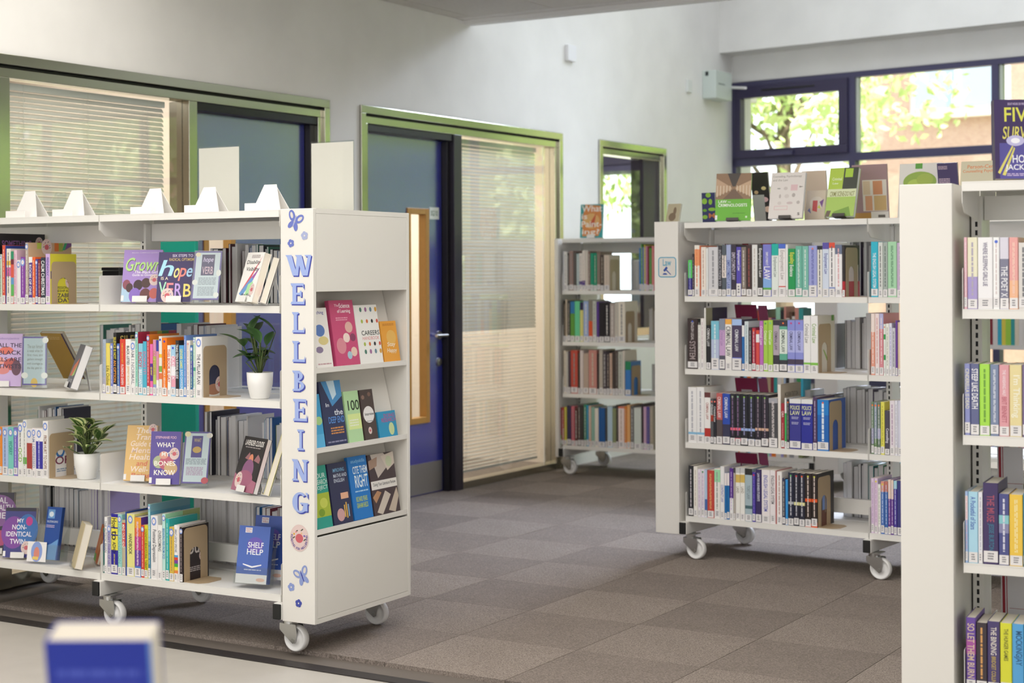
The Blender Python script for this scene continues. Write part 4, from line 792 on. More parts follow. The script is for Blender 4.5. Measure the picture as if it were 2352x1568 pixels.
card(W, z, (51, 881), 106, (46, 773), .04, 2, 'pale blue card with a sun drawing and a quotation, middle left wellbeing shelf', [('F', .2, .76, .85, .84, '8a8f8c', 'The sun himself'), ('F', .2, .68, .85, .74, '8a8f8c', 'is weak when he'), ('F', .2, .59, .85, .65, '8a8f8c', 'first rises, and'), ('F', .2, .5, .85, .56, '8a8f8c', 'gathers strength'), ('F', .2, .41, .85, .47, '8a8f8c', 'and courage as'), ('F', .2, .32, .85, .38, '8a8f8c', 'the day gets on.'), ('C', .5, .05, .14, .18, 'e0b84a'), ('C', .95, .93, .13, .12, 'ecebe6'), ('C', .1, .2, .14, .12, 'ecebe6'), ('C', .92, .2, .14, .12, 'ecebe6'), ('R', .05, .0, .95, .03, '5a4a9a')], bg='b9cbd2')
face(W, z, (146, 876), 196, (92, 765), .42, -34, .016, 'b8923a', [('D', .15, .86, .8, .93, 'd0b070', 2), ('R', .94, 0, 1, 1, '3a2f5a')], 'gold book leaning towards us on the far side of the middle left wellbeing shelf', easel=('a', 'clear easel behind the gold book'))
face(W, z, (150, 886), 164, (187, 790), .06, 20, .032, '6a6a72', [('P', [(.1, .25), (.9, .3), (.9, .7), (.3, .5)], 'd87a5a'), ('P', [(.5, .25), (.9, .3), (.9, .55)], 'a8d07a'), ('F', .1, .12, .9, .2, 'd0d0d4', 'BLACK')], 'thick paperback at a steep angle on the middle left wellbeing shelf', phi=-36, pages=PAGEW, hmax=.2, wfix=.12, easel=('w', 'white easel under the thick angled paperback'))
z = W.zs[3]
face(W, z, (283, 1100), 352, (294, 976), .07, 12, .016, 'e0b977', [('F', .3, .86, .75, .96, 'f8e8d8', 'The', .2), ('F', .3, .74, .95, .84, 'f4e0d0', 'Trans', .2), ('F', .15, .62, .95, .72, 'f4e0d0', 'Guide to', .2), ('F', .2, .5, .98, .6, 'f0d8c8', 'Mental', .2), ('F', .15, .38, .95, .48, 'f4e0d0', 'Health', .2), ('F', .4, .27, .75, .36, 'd8735a', 'and', .2), ('F', .2, .16, .8, .26, 'f4e0d0', 'Well-', .2), ('F', .25, .05, .9, .14, 'd8735a', 'Being', .2), ('B', .85, .93, .17)], 'mustard book, the trans guide to mental health, on the lower right wellbeing shelf', phi=18, easel=('w', 'white easel under the mustard book'), lb=True)
face(W, z, (342, 1105), 411, (347, 990), .045, 8, .02, '5a4a98', [('C', .3, .42, .2, .2, 'a8b08a'), ('C', .55, .4, .25, .22, 'b85a70'), ('C', .7, .3, .22, .2, 'c8a878'), ('C', .45, .55, .15, .12, 'd89a8a'), ('F', .15, .86, .85, .91, 'e0b8c8', 'STEPHANIE FOO'), ('F', .2, .7, .8, .79, 'f6f2e8', 'WHAT'), ('F', .38, .53, .65, .61, 'f6f2e8', 'MY'), ('F', .15, .35, .85, .44, 'f6f2e8', 'BONES'), ('F', .15, .17, .85, .27, 'f6f2e8', 'KNOW'), ('B', .8, .58, .19)], 'purple book titled What My Bones Know on the lower right wellbeing shelf', phi=20, easel=('w', 'white easel under the purple bones book'), lb=True)
card(W, z, (416, 1104), 475, (434, 991), .05, 15, 'pale blue card about the purple bones book, in a clear stand', [('R', .28, .5, .7, .92, '4a3a88'), ('F', .36, .8, .64, .87, 'c9b06a', 'WHAT'), ('C', .5, .65, .17, .12, 'c8a050'), ('D', .1, .36, .9, .48, '8a96a4', 5), ('D', .15, .15, .8, .32, 'b08ab0', 6), ('C', .1, .95, .12, .1, 'e8dcb0'), ('C', .95, .93, .12, .1, 'e8e0d8'), ('C', .9, .06, .14, .12, 'c84a58')])
face(W, z, (530, 1116), 581, (568, 1001), .05, 18, .02, '2a2629', [('F', .1, .84, .9, .94, 'f2eeea', 'LAVENDER CLOUDS', .1), ('D', .15, .79, .8, .82, 'a8a0a0', 1), ('P', [(.25, .6), (.4, .72), (.5, .6), (.4, .58)], '9a6a70'), ('P', [(.65, .58), (.78, .7), (.92, .62), (.9, .54)], '9a6a70'), ('C', .52, .56, .1, .16, 'd88a6a'), ('C', .5, .38, .24, .26, '8a5a80'), ('P', [(0, 0), (1, 0), (1, .2), (.6, .26), (.3, .2), (0, .32)], 'a86a80'), ('C', .45, .24, .35, .18, 'a0607a'), ('B', .22, .2, .17)], 'black book titled Lavender Clouds at an angle on the lower right wellbeing shelf', phi=-22, pages=PAGEW, hard=False, easel=('w', 'pinkish white easel under the Lavender Clouds book'))
face(W, z, (608, 1128), 640, (636, 1010), .04, 17, .02, 'e6e09a', [('R', .2, .1, .9, .8, 'c86a88'), ('C', .6, .4, .25, .3, 'e8c8c0')], 'yellow and pink book at the right end of the lower middle wellbeing shelf', phi=-56, wfix=.06, easel=('w', 'white easel under the yellow and pink book'))
z = W.zs[4]
face(W, z, (-44, 1262), 26, (-38, 1130), .085, 8, .016, '2c2438', [('C', .5, .7, .6, .5, '8a5a9a'), ('F', .35, .82, .8, .92, 'f0ecf4', 'TAL'), ('F', .3, .7, .98, .8, 'f0ecf4', 'HEALTH'), ('F', .4, .57, .75, .67, 'f0ecf4', 'ME'), ('C', .5, .25, .5, .25, 'b84a7a'), ('B', .9, .2, .2)], 'dark purple mental health book at the left edge of the bottom wellbeing shelf', phi=24, easel=('w', 'white easel under the mental health book'))
face(W, z, (6, 1268), 76, (16, 1165), .05, 10, .022, '3a3a80', [('C', .3, .5, .4, .5, '7a3f98'), ('C', .75, .55, .35, .5, '2f6ab0'), ('R', 0, .93, 1, 1, '1e1a2e'), ('F', .4, .7, .62, .78, 'f0ecf4', 'MY'), ('F', .25, .56, .72, .66, 'f0ecf4', 'NON-'), ('F', .06, .42, .9, .52, 'f0ecf4', 'IDENTICAL'), ('F', .2, .27, .7, .37, 'f0ecf4', 'TWIN'), ('C', .8, .73, .11, .14, 'c02f88'), ('B', .75, .2, .2)], 'blue and purple book about a non-identical twin on the bottom left wellbeing shelf', phi=22, easel=('w', 'white easel under the twin book'), lb=True)
gl = 'blue leaflets in the clear holder'
def leaflet(cs, z, bl, brx, tl, y0, lean, items, label, n, group, off=.004, phi=8, cover='1f4a98'):
    for i in range(n-1, -1, -1):
        o, M, wd, h_ = face(cs, z, bl, brx, tl, y0, lean, .0022, cover, items if i == 0 else [], label if i == 0 else f"{label}, {ORD[i+1]} back", phi, cat='leaflet', name='leaflet', pages=PAGEW, zoff=.018)
        if i: o.matrix_world = M @ TR(-.0035*i, .0004*i, 0)
    return M, wd, h_
def holder(M, wd, h_, label, dep=.05, fh=.06):
    b = MB(); t = .0018; g = .006
    b.box((-dep, -g, -.004), (.006, wd+g, -.004+t), ACRYL); b.box((.004, -g, -.002), (.004+t, wd+g, fh), ACRYL); b.box((-dep, -g, -.002), (-dep+t, wd+g, h_*.9), ACRYL)
    for y in (-g-t, wd+g): b.prism([(-dep, -.002), (.006, -.002), (.006, fh), (-dep, h_*.9)], t, ACRYL, TR(0, y+t, 0) @ RX(R(90)))
    return b.done('leaflet_holder', None, M, label=label, cat='holder')
M_, wd, h_ = leaflet(W, z, (96, 1284), 130, (113, 1163), .05, 11, [('R', .1, .78, .55, .95, '6a9ad0'), ('C', .32, .86, .15, .15, 'd8e4f0'), ('F', .06, .7, .8, .74, 'd0d8e8', 'THE LISTENING SERVICE'), ('D', .06, .6, .6, .66, 'c0b0d0', 2), ('P', [(0, 0), (.9, 0), (.95, .4), (.5, .3), (0, .25)], '6a9ad0')], 'dark blue listening service leaflet, bottom left wellbeing shelf', 5, gl)
holder(M_ @ TR(0, -.055, 0), wd+.06, h_*.85, 'clear acrylic holder with blue listening leaflets, bottom left wellbeing shelf')
face(W, z, (61, 1286), 104, (67, 1249), .03, 8, .002, 'eceaea', [('C', .5, .5, .3, .45, '8aa0d8'), ('C', .5, .4, .15, .3, 'd88a7a'), ('R', .3, .1, .6, .25, 'e8c86a')], 'small white card with a cartoon figure in front of the leaflet holder', cat='card', name='small_card', zoff=.009, phi=10)
face(W, z, (163, 1293), 170, (186, 1193), .05, 14, .03, 'd8c8a0', [], 'cream paged book standing edge-on at the bottom left wellbeing shelf', phi=-38, hmax=.19, wfix=.11, easel=('a', 'clear easel beside the cream paged book'))
face(W, z, (215, 1300), 228, (240, 1210), .2, 14, .012, 'd8742f', [('P', [(0, 0), (.6, 0), (.4, .2), (0, .2)], '6ab04a'), ('C', .6, .5, .2, .3, 'e8a050')], 'orange and green book leaning by the divider on the bottom wellbeing shelf', phi=-40, wfix=.13, hmax=.2)
sh = [('R', 0, 0, 1, .16, 'e8e6e8'), ('C', .55, .67, .26, .22, '6a5ab8'), ('F', .32, .62, .82, .72, 'eef0f6', 'SHELF'), ('F', .3, .5, .82, .6, 'eef0f6', 'HELP'), ('R', .2, .88, .42, .97, 'e8e8ee'), ('F', .22, .93, .4, .96, 'c06a70', 'READING'), ('F', .22, .89, .4, .92, 'c06a70', 'WELL'), ('P', [(.2, .32), (.5, .27), (.8, .32), (.8, .34), (.5, .3), (.2, .34)], 'f0f0f6'), ('D', .25, .22, .8, .25, 'c8d0ec', 1), ('C', .8, .07, .14, .05, 'e8c0b0')]
M_, wd, h_ = leaflet(W, z, (540, 1330), 611, (556, 1206), .045, 10, sh, 'blue Shelf Help leaflet in the front holder, bottom shelf', 7, 'shelf leaflets', cover='4a68b8')
holder(M_, wd, h_, 'clear acrylic holder with Shelf Help leaflets on the bottom right wellbeing shelf', dep=.04)
leaflet(W, z, (576, 1318), 650, (572, 1181), .14, 10, sh, 'blue Shelf Help leaflet in the second stack behind', 4, 'shelf leaflets', cover='3f5cb0')
# ------------------------------------------------------------------ display end of the wellbeing bookcase (faces along the aisle)
ED = Case(W.o.x, W.o.y, 91.47)
gE = 'cover-out books on the ledges of the display end'
def ed(i, bl, brx, tl, w_, cov, items, label, y0=.014, lean=9): return face(ED, LEDG[i], bl, brx, tl, y0, lean, w_, cov, items, label, group=gE, hmax=.27, zoff=.0005)
ed(0, (728, 845), 766, (727, 707), .008, 'ece8e4', [('F', .05, .88, .8, .95, '4a4a98', 'Teaching'), ('C', .45, .62, .3, .22, '5a7ab8'), ('C', .6, .45, .3, .16, 'd8c88a'), ('C', .3, .3, .22, .12, '8a7a98'), ('D', .1, .04, .9, .08, 'c09aa0', 1)], 'white book about teaching at the left of the top ledge')
ed(0, (774, 842), 828, (752, 690), .02, 'c84a78', [('F', .2, .9, .4, .94, 'f0d0dc', 'The'), ('F', .4, .88, .85, .95, 'f8f0f4', 'Science'), ('F', .3, .79, .85, .86, 'f8f0f4', 'of Learning'), ('D', .2, .68, .7, .74, 'e8a0b8', 2), ('C', .3, .3, .2, .2, 'd88a98'), ('C', .7, .58, .16, .14, 'e0b0a8'), ('C', .55, .42, .14, .12, 'f0d8d0'), ('C', .82, .42, .12, .1, '8a3a60'), ('C', .8, .2, .13, .12, 'e8c8b8'), ('C', .6, .15, .1, .1, 'a8c8d8')], 'pink book titled The Science of Learning on the top ledge')
ed(0, (829, 836), 881, (812, 701), .018, 'eeece8', [('F', .2, .48, .98, .56, '1e1e22', 'CAREERS'), ('F', .22, .40, .95, .46, 'e09a9a', 'HANDBOOK')]+[('C', .28+.22*i_, q, .05, .06, c) for i_, c in enumerate(('4a7a6a', 'a06a9a', '6a8a9a', 'd8a03a')) for q in (.92, .2)]+[('C', .28+.22*i_, q, .045, .05, c) for i_, c in enumerate(('a8b84a', 'd8703a', '2a2a2e', 'd85a4a')) for q in (.72, .33)], 'white careers handbook with rows of tiny figures on the top ledge')
ed(0, (884, 830), 920, (870, 738), .009, 'e8a23a', [('C', .65, .62, .2, .2, 'a8bc9a'), ('C', .6, .6, .3, .26, 'e8b860'), ('F', .3, .35, .8, .48, 'f4ecd8', 'Stay', .2), ('F', .25, .2, .85, .33, 'f4ecd8', 'Happy', .2), ('D', .15, .88, .85, .94, 'c07a2a', 2)], 'small orange book titled Stay Happy on the top ledge')
ed(1, (728, 1030), 748, (727, 905), .008, '3f9fd0', [('C', .6, .5, .4, .3, 'a8d08a'), ('R', 0, 0, 1, .25, '5ab0dc')], 'light blue book at the left of the middle ledge')
ed(1, (750, 1026), 799, (731, 877), .017, '2a2f58', [('P', [(.1, 1), (1, 1), (1, .75), (.5, .6)], '4a90c8'), ('P', [(.35, 1), (.7, 1), (.75, .78), (.55, .7)], 'c8e0f0'), ('F', .2, .6, .35, .66, 'e8ecf4', 'In'), ('F', .55, .46, .95, .55, 'e8ecf4', 'the'), ('F', .25, .34, .98, .44, '5a90d8', 'DEEP END'), ('D', .3, .16, .9, .28, 'c8884a', 3), ('D', .1, .03, .95, .07, '8a8aa8', 1)], 'dark blue book titled In the Deep End on the middle ledge')
ed(1, (803, 1021), 836, (784, 900), .012, 'b4d8a4', [('R', .1, .25, 1, .55, 'd8e89a'), ('F', .2, .62, .98, .82, '1e2a1e', '100'), ('D', .2, .3, .8, .45, 'e8f0d8', 3)], 'pale green book with a large 100 on the middle ledge')
ed(1, (840, 1016), 869, (823, 896), .013, '4a3a38', [('C', .5, .5, .42, .38, 'e8e4e2'), ('F', .2, .48, .9, .54, '2a2a2a', 'Interview'), ('D', .3, .35, .8, .38, '8a8a8a', 1), ('C', .2, .85, .12, .1, '8a6a60'), ('C', .7, .9, .12, .1, '7a5a50'), ('B', .45, .18, .16)], 'brown patterned book about interviews on the middle ledge')
ed(1, (873, 1010), 914, (862, 947), .01, '2a94c0', [('F', .35, .76, .95, .9, 'b84a8a', 'DOING'), ('F', .2, .58, .98, .74, 'b84a8a', 'RESEARCH'), ('C', .7, .3, .15, .2, 'c8d8a0')], 'small blue book titled Doing Research on the middle ledge')
ed(2, (730, 1217), 765, (728, 1070), .01, '2a9a8a', [('F', .1, .8, .9, .88, 'd0e8e0', 'YOUR'), ('F', .05, .7, .98, .78, 'd0e8e0', 'RESEARCH'), ('F', .05, .6, .98, .68, 'd0e8e0', 'PROJECT'), ('R', 0, .18, 1, .56, 'a8b83a'), ('C', .6, .4, .25, .2, 'c8d05a'), ('C', .4, .25, .2, .15, '7a9a2a')], 'teal and lime research project book at the left of the bottom ledge')
ed(2, (769, 1211), 812, (751, 1066), .012, '2f2f52', [('F', .25, .85, .85, .91, '7ab0d8', 'IMPROVING'), ('F', .25, .76, .95, .82, 'd0d8e8', 'MATHS AND'), ('F', .25, .68, .8, .74, 'd0d8e8', 'ENGLISH'), ('C', .4, .15, .2, .2, 'd0a0a0'), ('R', .6, .1, .66, .3, 'e0b050'), ('R', .7, .08, .76, .34, 'e0b050'), ('R', .8, .1, .86, .3, '8ab0d8'), ('R', .5, .4, .9, .5, 'e8b090')], 'navy book about improving maths and English on the bottom ledge')
ed(2, (816, 1200), 858, (795, 1051), .016, '1f78c8', [('F', .15, .88, .9, .95, '8ac0e8', 'studyskills'), ('F', .2, .72, .98, .84, 'e8f4fa', 'CITE THEM'), ('F', .25, .5, .95, .7, 'e8f4fa', 'RIGHT'), ('D', .2, .42, .9, .46, 'a8d0f0', 1), ('F', .2, .28, .8, .36, 'c8d84a', 'RICHARD PEARS'), ('F', .2, .18, .8, .26, 'c8d84a', 'GRAHAM SHIELDS')], 'bright blue study skills book titled Cite Them Right on the bottom ledge')
ed(2, (862, 1190), 920, (841, 1046), .014, '4a3a40', [('P', [(.1, 1), (.6, 1), (.9, .85), (.3, .6)], 'c8bcb4'), ('P', [(.5, .95), (1, 1), (1, .8), (.7, .7)], 'd8ccc0'), ('P', [(0, .9), (.35, .95), (.3, .8), (0, .75)], 'a88a78'), ('R', 0, .42, 1, .56, 'e8e4e0'), ('F', .08, .46, .95, .53, '4a4a50', 'Doing Your Literature Review'), ('P', [(.1, .05), (.5, .38), (.7, .3), (.3, 0)], 'd0c4b8'), ('P', [(.55, .05), (.95, .4), (1, .25), (.8, 0)], 'c8b8a8'), ('P', [(.0, .3), (.2, .4), (.35, .36), (.1, .2)], 'b88a68'), ('C', .78, .85, .12, .12, 'c8d0b0')], 'photo-covered book titled Doing Your Literature Review on the bottom ledge')
# ------------------------------------------------------------------ law bookcase
gw = 'law spines on the %s shelf of the law bookcase'
la = row(L, 1, 675, 1580, [
    (1590, 597, '37307f|5fd06a@0-.5', '~2', 'a0a0e0'), (1595, 583, '3a3038', '~', 'c0b0b8'), (1607, 563, 'efe9e0|f0a070@.08-.4', '~', 'e88a5a'), (1610, 564, 'd8734a', '', '', dict(lh=0)), (1621.5, 567, 'f0e6dc', '~', 'c8a898'), (1627, 570, 'e4e6e4', '', ''), (1649.5, 567, 'd5d4d8', '~', '9a9aa0', dict(tilt=0)),
    (1658, 564, '3f3e44', 'INTRODUCTION TO', 'b0b0b8'), (1668, 562, '586068|f0e6e0@.2-.64', 'Employment Law', '3a3a3a', dict(t=(.36, .8))), (1679, 562, 'a9b4d9', 'EMPLOYMENT LAW', '5a6aa8', dict(t=(.12, .7))), (1691, 562, '3b3445', 'EMPLOYMENT LAW', 'c8c0d0', dict(t=(.3, .85))),
    (1702.5, 567, '5a4fb5', 'Employment Law', 'f0f0f8', dict(t=(.5, .94), lh=.22)), (1714, 567, '857a72', '~', 'd8d0c8'), (1727, 562, '43302f', '~', '9a5048', dict(lh=.12)), (1740, 562, 'e6e6e4', '~', 'c8c0b8'), (1752, 562, '3c3c3c', 'Employment Law', 'e8e8e8', dict(t=(.35, .93))),
    (1772, 561, '7d7fd0|86b0e8@.65-.84|5fae4f@.83-.87', 'EMPLOYMENT / LAW', 'e8e8f4,f4f4fa', dict(t=(.3, .85))), (1788, 560, 'e6eee8|1fb5a8@0-.22', 'Employment Law', '8a9a98', dict(t=(.35, .75))), (1804.5, 560, 'f0ecec|4f6fd0@0-.09|d0402f@.8-.82', 'Employment Law', 'b0a8a8', dict(t=(.3, .88))), (1810, 562, 'efefee', '', ''),
    (1827, 571, '1f9a55', 'Equality / Evidence', 'e8e04a,f0f4f0', dict(n=1, t=(.4, .92))), (1842.5, 565, '6fb8a5', '~2', 'd8e8e0'), (1857, 565, '7fc0b0', '~', 'd8e8e0'), (1877, 564, '9fa5dc', '~2', '6a70b8', dict(dot='e07a6a', lh=.2)), (1889, 565, 'e6e4dc|1a1a24@0-.07', '~', '5a5a5a'),
    (1904, 557, 'd5dff0|5a4fa8@0-.12', 'Employment Law', '5a60a8', dict(t=(.4, .8))), (1918, 557, 'f0eeee|e0503a@0-.1|8a9ad0@.82-.9', '~', '6a6a70'), (1934.5, 562, 'f2f0f2|6a7590@0-.18|e58a95@.85-.93', '~', 'e0b0b4'), (1941, 563, '2a2426|b82430@.7-1', '', '', dict(d=.17, side=[('R', 0, 0, 1, 1, '2a2426'), ('R', .1, .3, .9, .62, 'e4d4d0'), ('R', 0, 0, 1, .3, 'b82a34')])),
], 'second law shelf', gw % 'second')
bookend(L, 1, la[4], .225, .17, 'tan metal bookend on the second law shelf, red and white cover behind')
row(L, 1, 675, 2000.5, [(2017, 555, '1fb5cf', 'THE ENGLISH LEGAL SYSTEM', 'e8f4f8', dict(t=(.15, .8))), (2028, 556, 'd8dcd8', '~', '6a6a6a'), (2039, 556, 'a8b4ae', '~', '5a6a62'), (2060, 555, 'a8d9b0', '~2', '6a9a78'), (2075, 557, 'c8b0d0', '~', '8a6a98')], 'second law shelf, right bay', gw % 'second')
la = row(L, 2, 853, 1579, [
    (1603, 731, '3c3030', 'ENGLISH LEGAL / SYSTEM', 'c8c0c0,a89a9a', dict(n=1, dot='3a5ac0')), (1609.5, 732, 'ecebe6|141414@0-.12', '~', 'b0b0a8', dict()), (1617.5, 731, 'ece8e6', '~', 'c0a8b0'), (1622, 707, 'e8e6e2', '', '', dict(d=.22, lh=0, side=[('R', 0, 0, 1, 1, '9a967e'), ('R', .3, 0, 1, 1, '33294f')])),
    (1633, 747, '26262a', 'CRIMINAL LAW', 'd8d8d8', dict(t=(.5, .95))), (1652, 737, 'b9c4e0|7fc4d9@0-.38', '~', 'd8e8f0', dict(lh=.2)), (1665.5, 732, 'c9a5d0|8a94a8@0-.22|5a5a68@.72-1', 'Criminal Law', 'a884b8', dict(t=(.45, .78), lh=.16)), (1681, 733, 'efece8|f0b050@0-.1', 'CRIMINAL LAW', '5a5a5e', dict(t=(.25, .86))),
    (1704, 733, '4a3f5f|a9c4f0@0-.12|6a78d9@.75-.8', 'CRIMINAL LAW', 'eeeef4', dict(t=(.35, .8), lh=.2)), (1710, 747, '2a6fb5|f0f0f0@0-.25', '', ''), (1719.5, 738, 'd5e0e4', '~2', '8aa4a8', dict(d=.2)), (1727, 752, '33333a', '~', 'c8c8c8'), (1736, 753, 'b0304a', '~', 'e8c8c8', dict(dot='e8602c')), (1744.5, 758, 'd9504a|f0f0f0@.1-.3', '', '', dict(dot='e8602c')),
    (1753.5, 737, 'c070c0', 'Criminal Law', 'f4e0f4', dict(t=(.5, .9), lh=.1)), (1764, 736, 'a8d050', 'Criminal Law', 'eef4d8', dict(t=(.5, .8), dot='3f9f3a')), (1775.5, 735, 'a8d050', 'Criminal Law', 'eef4d8', dict(t=(.5, .8), dot='7fc09a')),
    (1790, 735, 'b5a8b5|3a3440@0-.1|3a3440@.68-1', 'CRIMINAL LAW', '5a5060', dict(t=(.4, .78))), (1808.5, 735, '5fae95|3a3440@0-.12|e0eae0@.18-.65|3a3a40@.77-1', 'CRIMINAL LAW', '4a5a52', dict(t=(.36, .8), dot='f07a3a')), (1826.5, 735, '8f95dc|b4b8ec@.2-.62|4a3f55@.75-.85', 'CRIMINAL LAW', '4a4a78', dict(t=(.4, .78), dot='d03a80')),
    (1845.5, 735, '8f95dc|b4b8ec@.2-.62|4a3f55@.75-.85', 'CRIMINAL LAW', '4a4a78', dict(t=(.4, .78), dot='d03a80')), (1862, 725, 'efeeee|86c850@.82-.87', 'Criminal Law', '9a9a9a', dict(t=(.5, .86))), (1879, 725, 'efeeee|86c850@.82-.87', 'Criminal Law', '8ab060', dict(t=(.5, .86), d=.19, side=[('R', 0, 0, 1, 1, 'dcd8cc'), ('P', [(.3, .4), (.36, .4), (.6, .22), (.52, .2)], '8ab04a'), ('R', .8, .9, .95, 1, '5a9a3a')])),
], 'third law shelf', gw % 'third')
bookend(L, 2, la[4], .225, .17, 'tan metal bookend on the third law shelf beside white spines')
row(L, 2, 855, 2000.5, [(2010, 720, 'e8a08a|f0e0d8@0-.3', '~', 'f4e8e4'), (2020, 720, 'f0e0e0', '~', 'd89a94'), (2029.5, 720, 'd98a95|b8b8e0@0-.25', '~', 'f4e0e0'), (2034.5, 744, 'e8f0e8|2fa04f@.2-.3|2fa04f@.6-.7', '', '', dict(dot='f07a3a')), (2042.5, 743, 'efefe8', '~', 'a8a898'), (2049, 742, 'e4e4f2', '~', '8a7ac0'), (2057, 753, 'd0d0d8', '~', '5a5a68'), (2062, 736, '6a3a9b', '', ''), (2074, 740, 'e0c8b0', '', '')], 'third law shelf, right bay', gw % 'third')
bk = '2b2a32'
la = row(L, 3, 1026, 1580.5, [
    (1600.5, 889, 'efeeee|8abfe0@.81-.85', '~', 'b8b8c0'), (1618, 889, 'efeeee|8abfe0@.81-.85', '~', 'b8b8c0', dict(d=.2)), (1632, 901, 'f2f0ee|b8352f@.7-.88|6a3a3a@0-.1', 'CRIMINAL LAW', 'b06a64', dict(t=(.45, .8))), (1639, 916, '5a5a5e|a83a2a@.35-.5', 'Criminal', 'e8e8e8', dict(t=(.6, .9), dot='f07a6a')), (1645.5, 916, bk, 'Criminal Law', 'e8e8e8', dict(t=(.4, .9), dot='f07a6a')),
    (1659.5, 903, 'c0605f|5a4f50@.52-1', 'CRIMINAL LAW', 'f0e4e4', dict(t=(.5, .98))), (1677, 904, '2f4fb0|3a3a55@.6-1', 'CRIMINAL LAW', 'e8ecf8', dict(t=(.5, .95))), (1689, 904, bk+'|e86a85@.66-.71|e86a85@.86-.92', '~', '8a6a90', dict(dot='a8b89a')), (1701.5, 904, bk+'|e86a85@.66-.71|e86a85@.86-.92', '~', '8a6a90', dict(dot='8ac09a')),
    (1718, 905, '23242a|a0b8e8@.66-.71|a0b8e8@.86-.9', '~', '8a8ab0', dict(dot='8ac04a')), (1734, 906, '23242a|a0b8e8@.66-.71|a0b8e8@.86-.9', '~', '8a8ab0', dict(dot='8ac04a')), (1748.7, 906, '2c2733|d8b098@.64-.69', '~', '8a7a88', dict(dot='8ac04a')), (1765.3, 907, '2c2733|d8b098@.64-.69|b88a7a@.84-.9', '~', '8a7a88', dict(dot='8ac04a')),
    (1786.5, 914, '4a4a4e|a8a8b0@0-.1', '~2', 'd8d0d0', dict(lh=.18)), (1794, 883, 'e8e2da', '', '', dict(d=.22, lh=0, side=[('R', 0, 0, 1, 1, 'c0b2a2'), ('F', .2, .8, .85, .87, '6a6058', 'MODERN TEXT ON'), ('F', .2, .66, .8, .74, '5a6a62', 'CRIMINAL')])), (1802, 926, 'a8303a', 'Q&A / ~', 'f0e0e0,d8a0a0', dict(t=(.2, .95))), (1807, 914, 'e8e8e8|3fae5f@.3-.9', '', ''), (1813, 917, '3a3a40', '~', 'a0a0a0', dict(dot='f07a3a')),
    (1840, 916, '3a3a8f|e6e6e6@0-.09', 'POLICE / LAW / ~ / ~', 'e0e4a8,e0e4a8,b8b8d8,b8b8d8', dict(hz=1, t=(.45, .87))), (1867, 917, '2a3098|e6e6e6@0-.09', 'POLICE / LAW / ~ / ~', 'e0e4a8,e0e4a8,b8b8d8,b8b8d8', dict(hz=1, t=(.45, .87))), (1877, 912, '4f3a60', '~', 'b8a8c8', dict(d=.2)), (1904, 918, '2080cc|1a66b8@.3-.95', '~', 'e0ecf8', dict(dot='e06a50', side=[('R', 0, 0, 1, 1, '2a58b0')], d=.19)),
], 'fourth law shelf', gw % 'fourth')
bookend(L, 3, la[4], .225, .18, 'tan metal bookend on the fourth law shelf with blue showing through its arch')
row(L, 3, 1030, 2001, [(2007.5, 923, '6f8a6a|9a9ab8@.5-.8', '~', 'd8d8e0', dict(dot='f07a3a')), (2015, 924, '8a9aa8|6a8a5a@.7-.9', '~', 'd8d8e0', dict(dot='f07a3a')), (2022.8, 924, '6a806a|a8a8c8@.5-.7', '~', 'd8d8e0', dict(dot='f07a3a')), (2032, 923, 'e6e05f', '~', 'b0a83a'), (2043.5, 943, '4a4555', 'Counselling', 'e8e4ec', dict(t=(.25, .6), d=.15)), (2055.5, 920, 'e8e0e6', '~', 'b090b0'), (2062, 920, 'e8e8f0', '~', 'a8a8c0'), (2074, 920, 'd8d8e8', '', '')], 'fourth law shelf, right bay', gw % 'fourth')
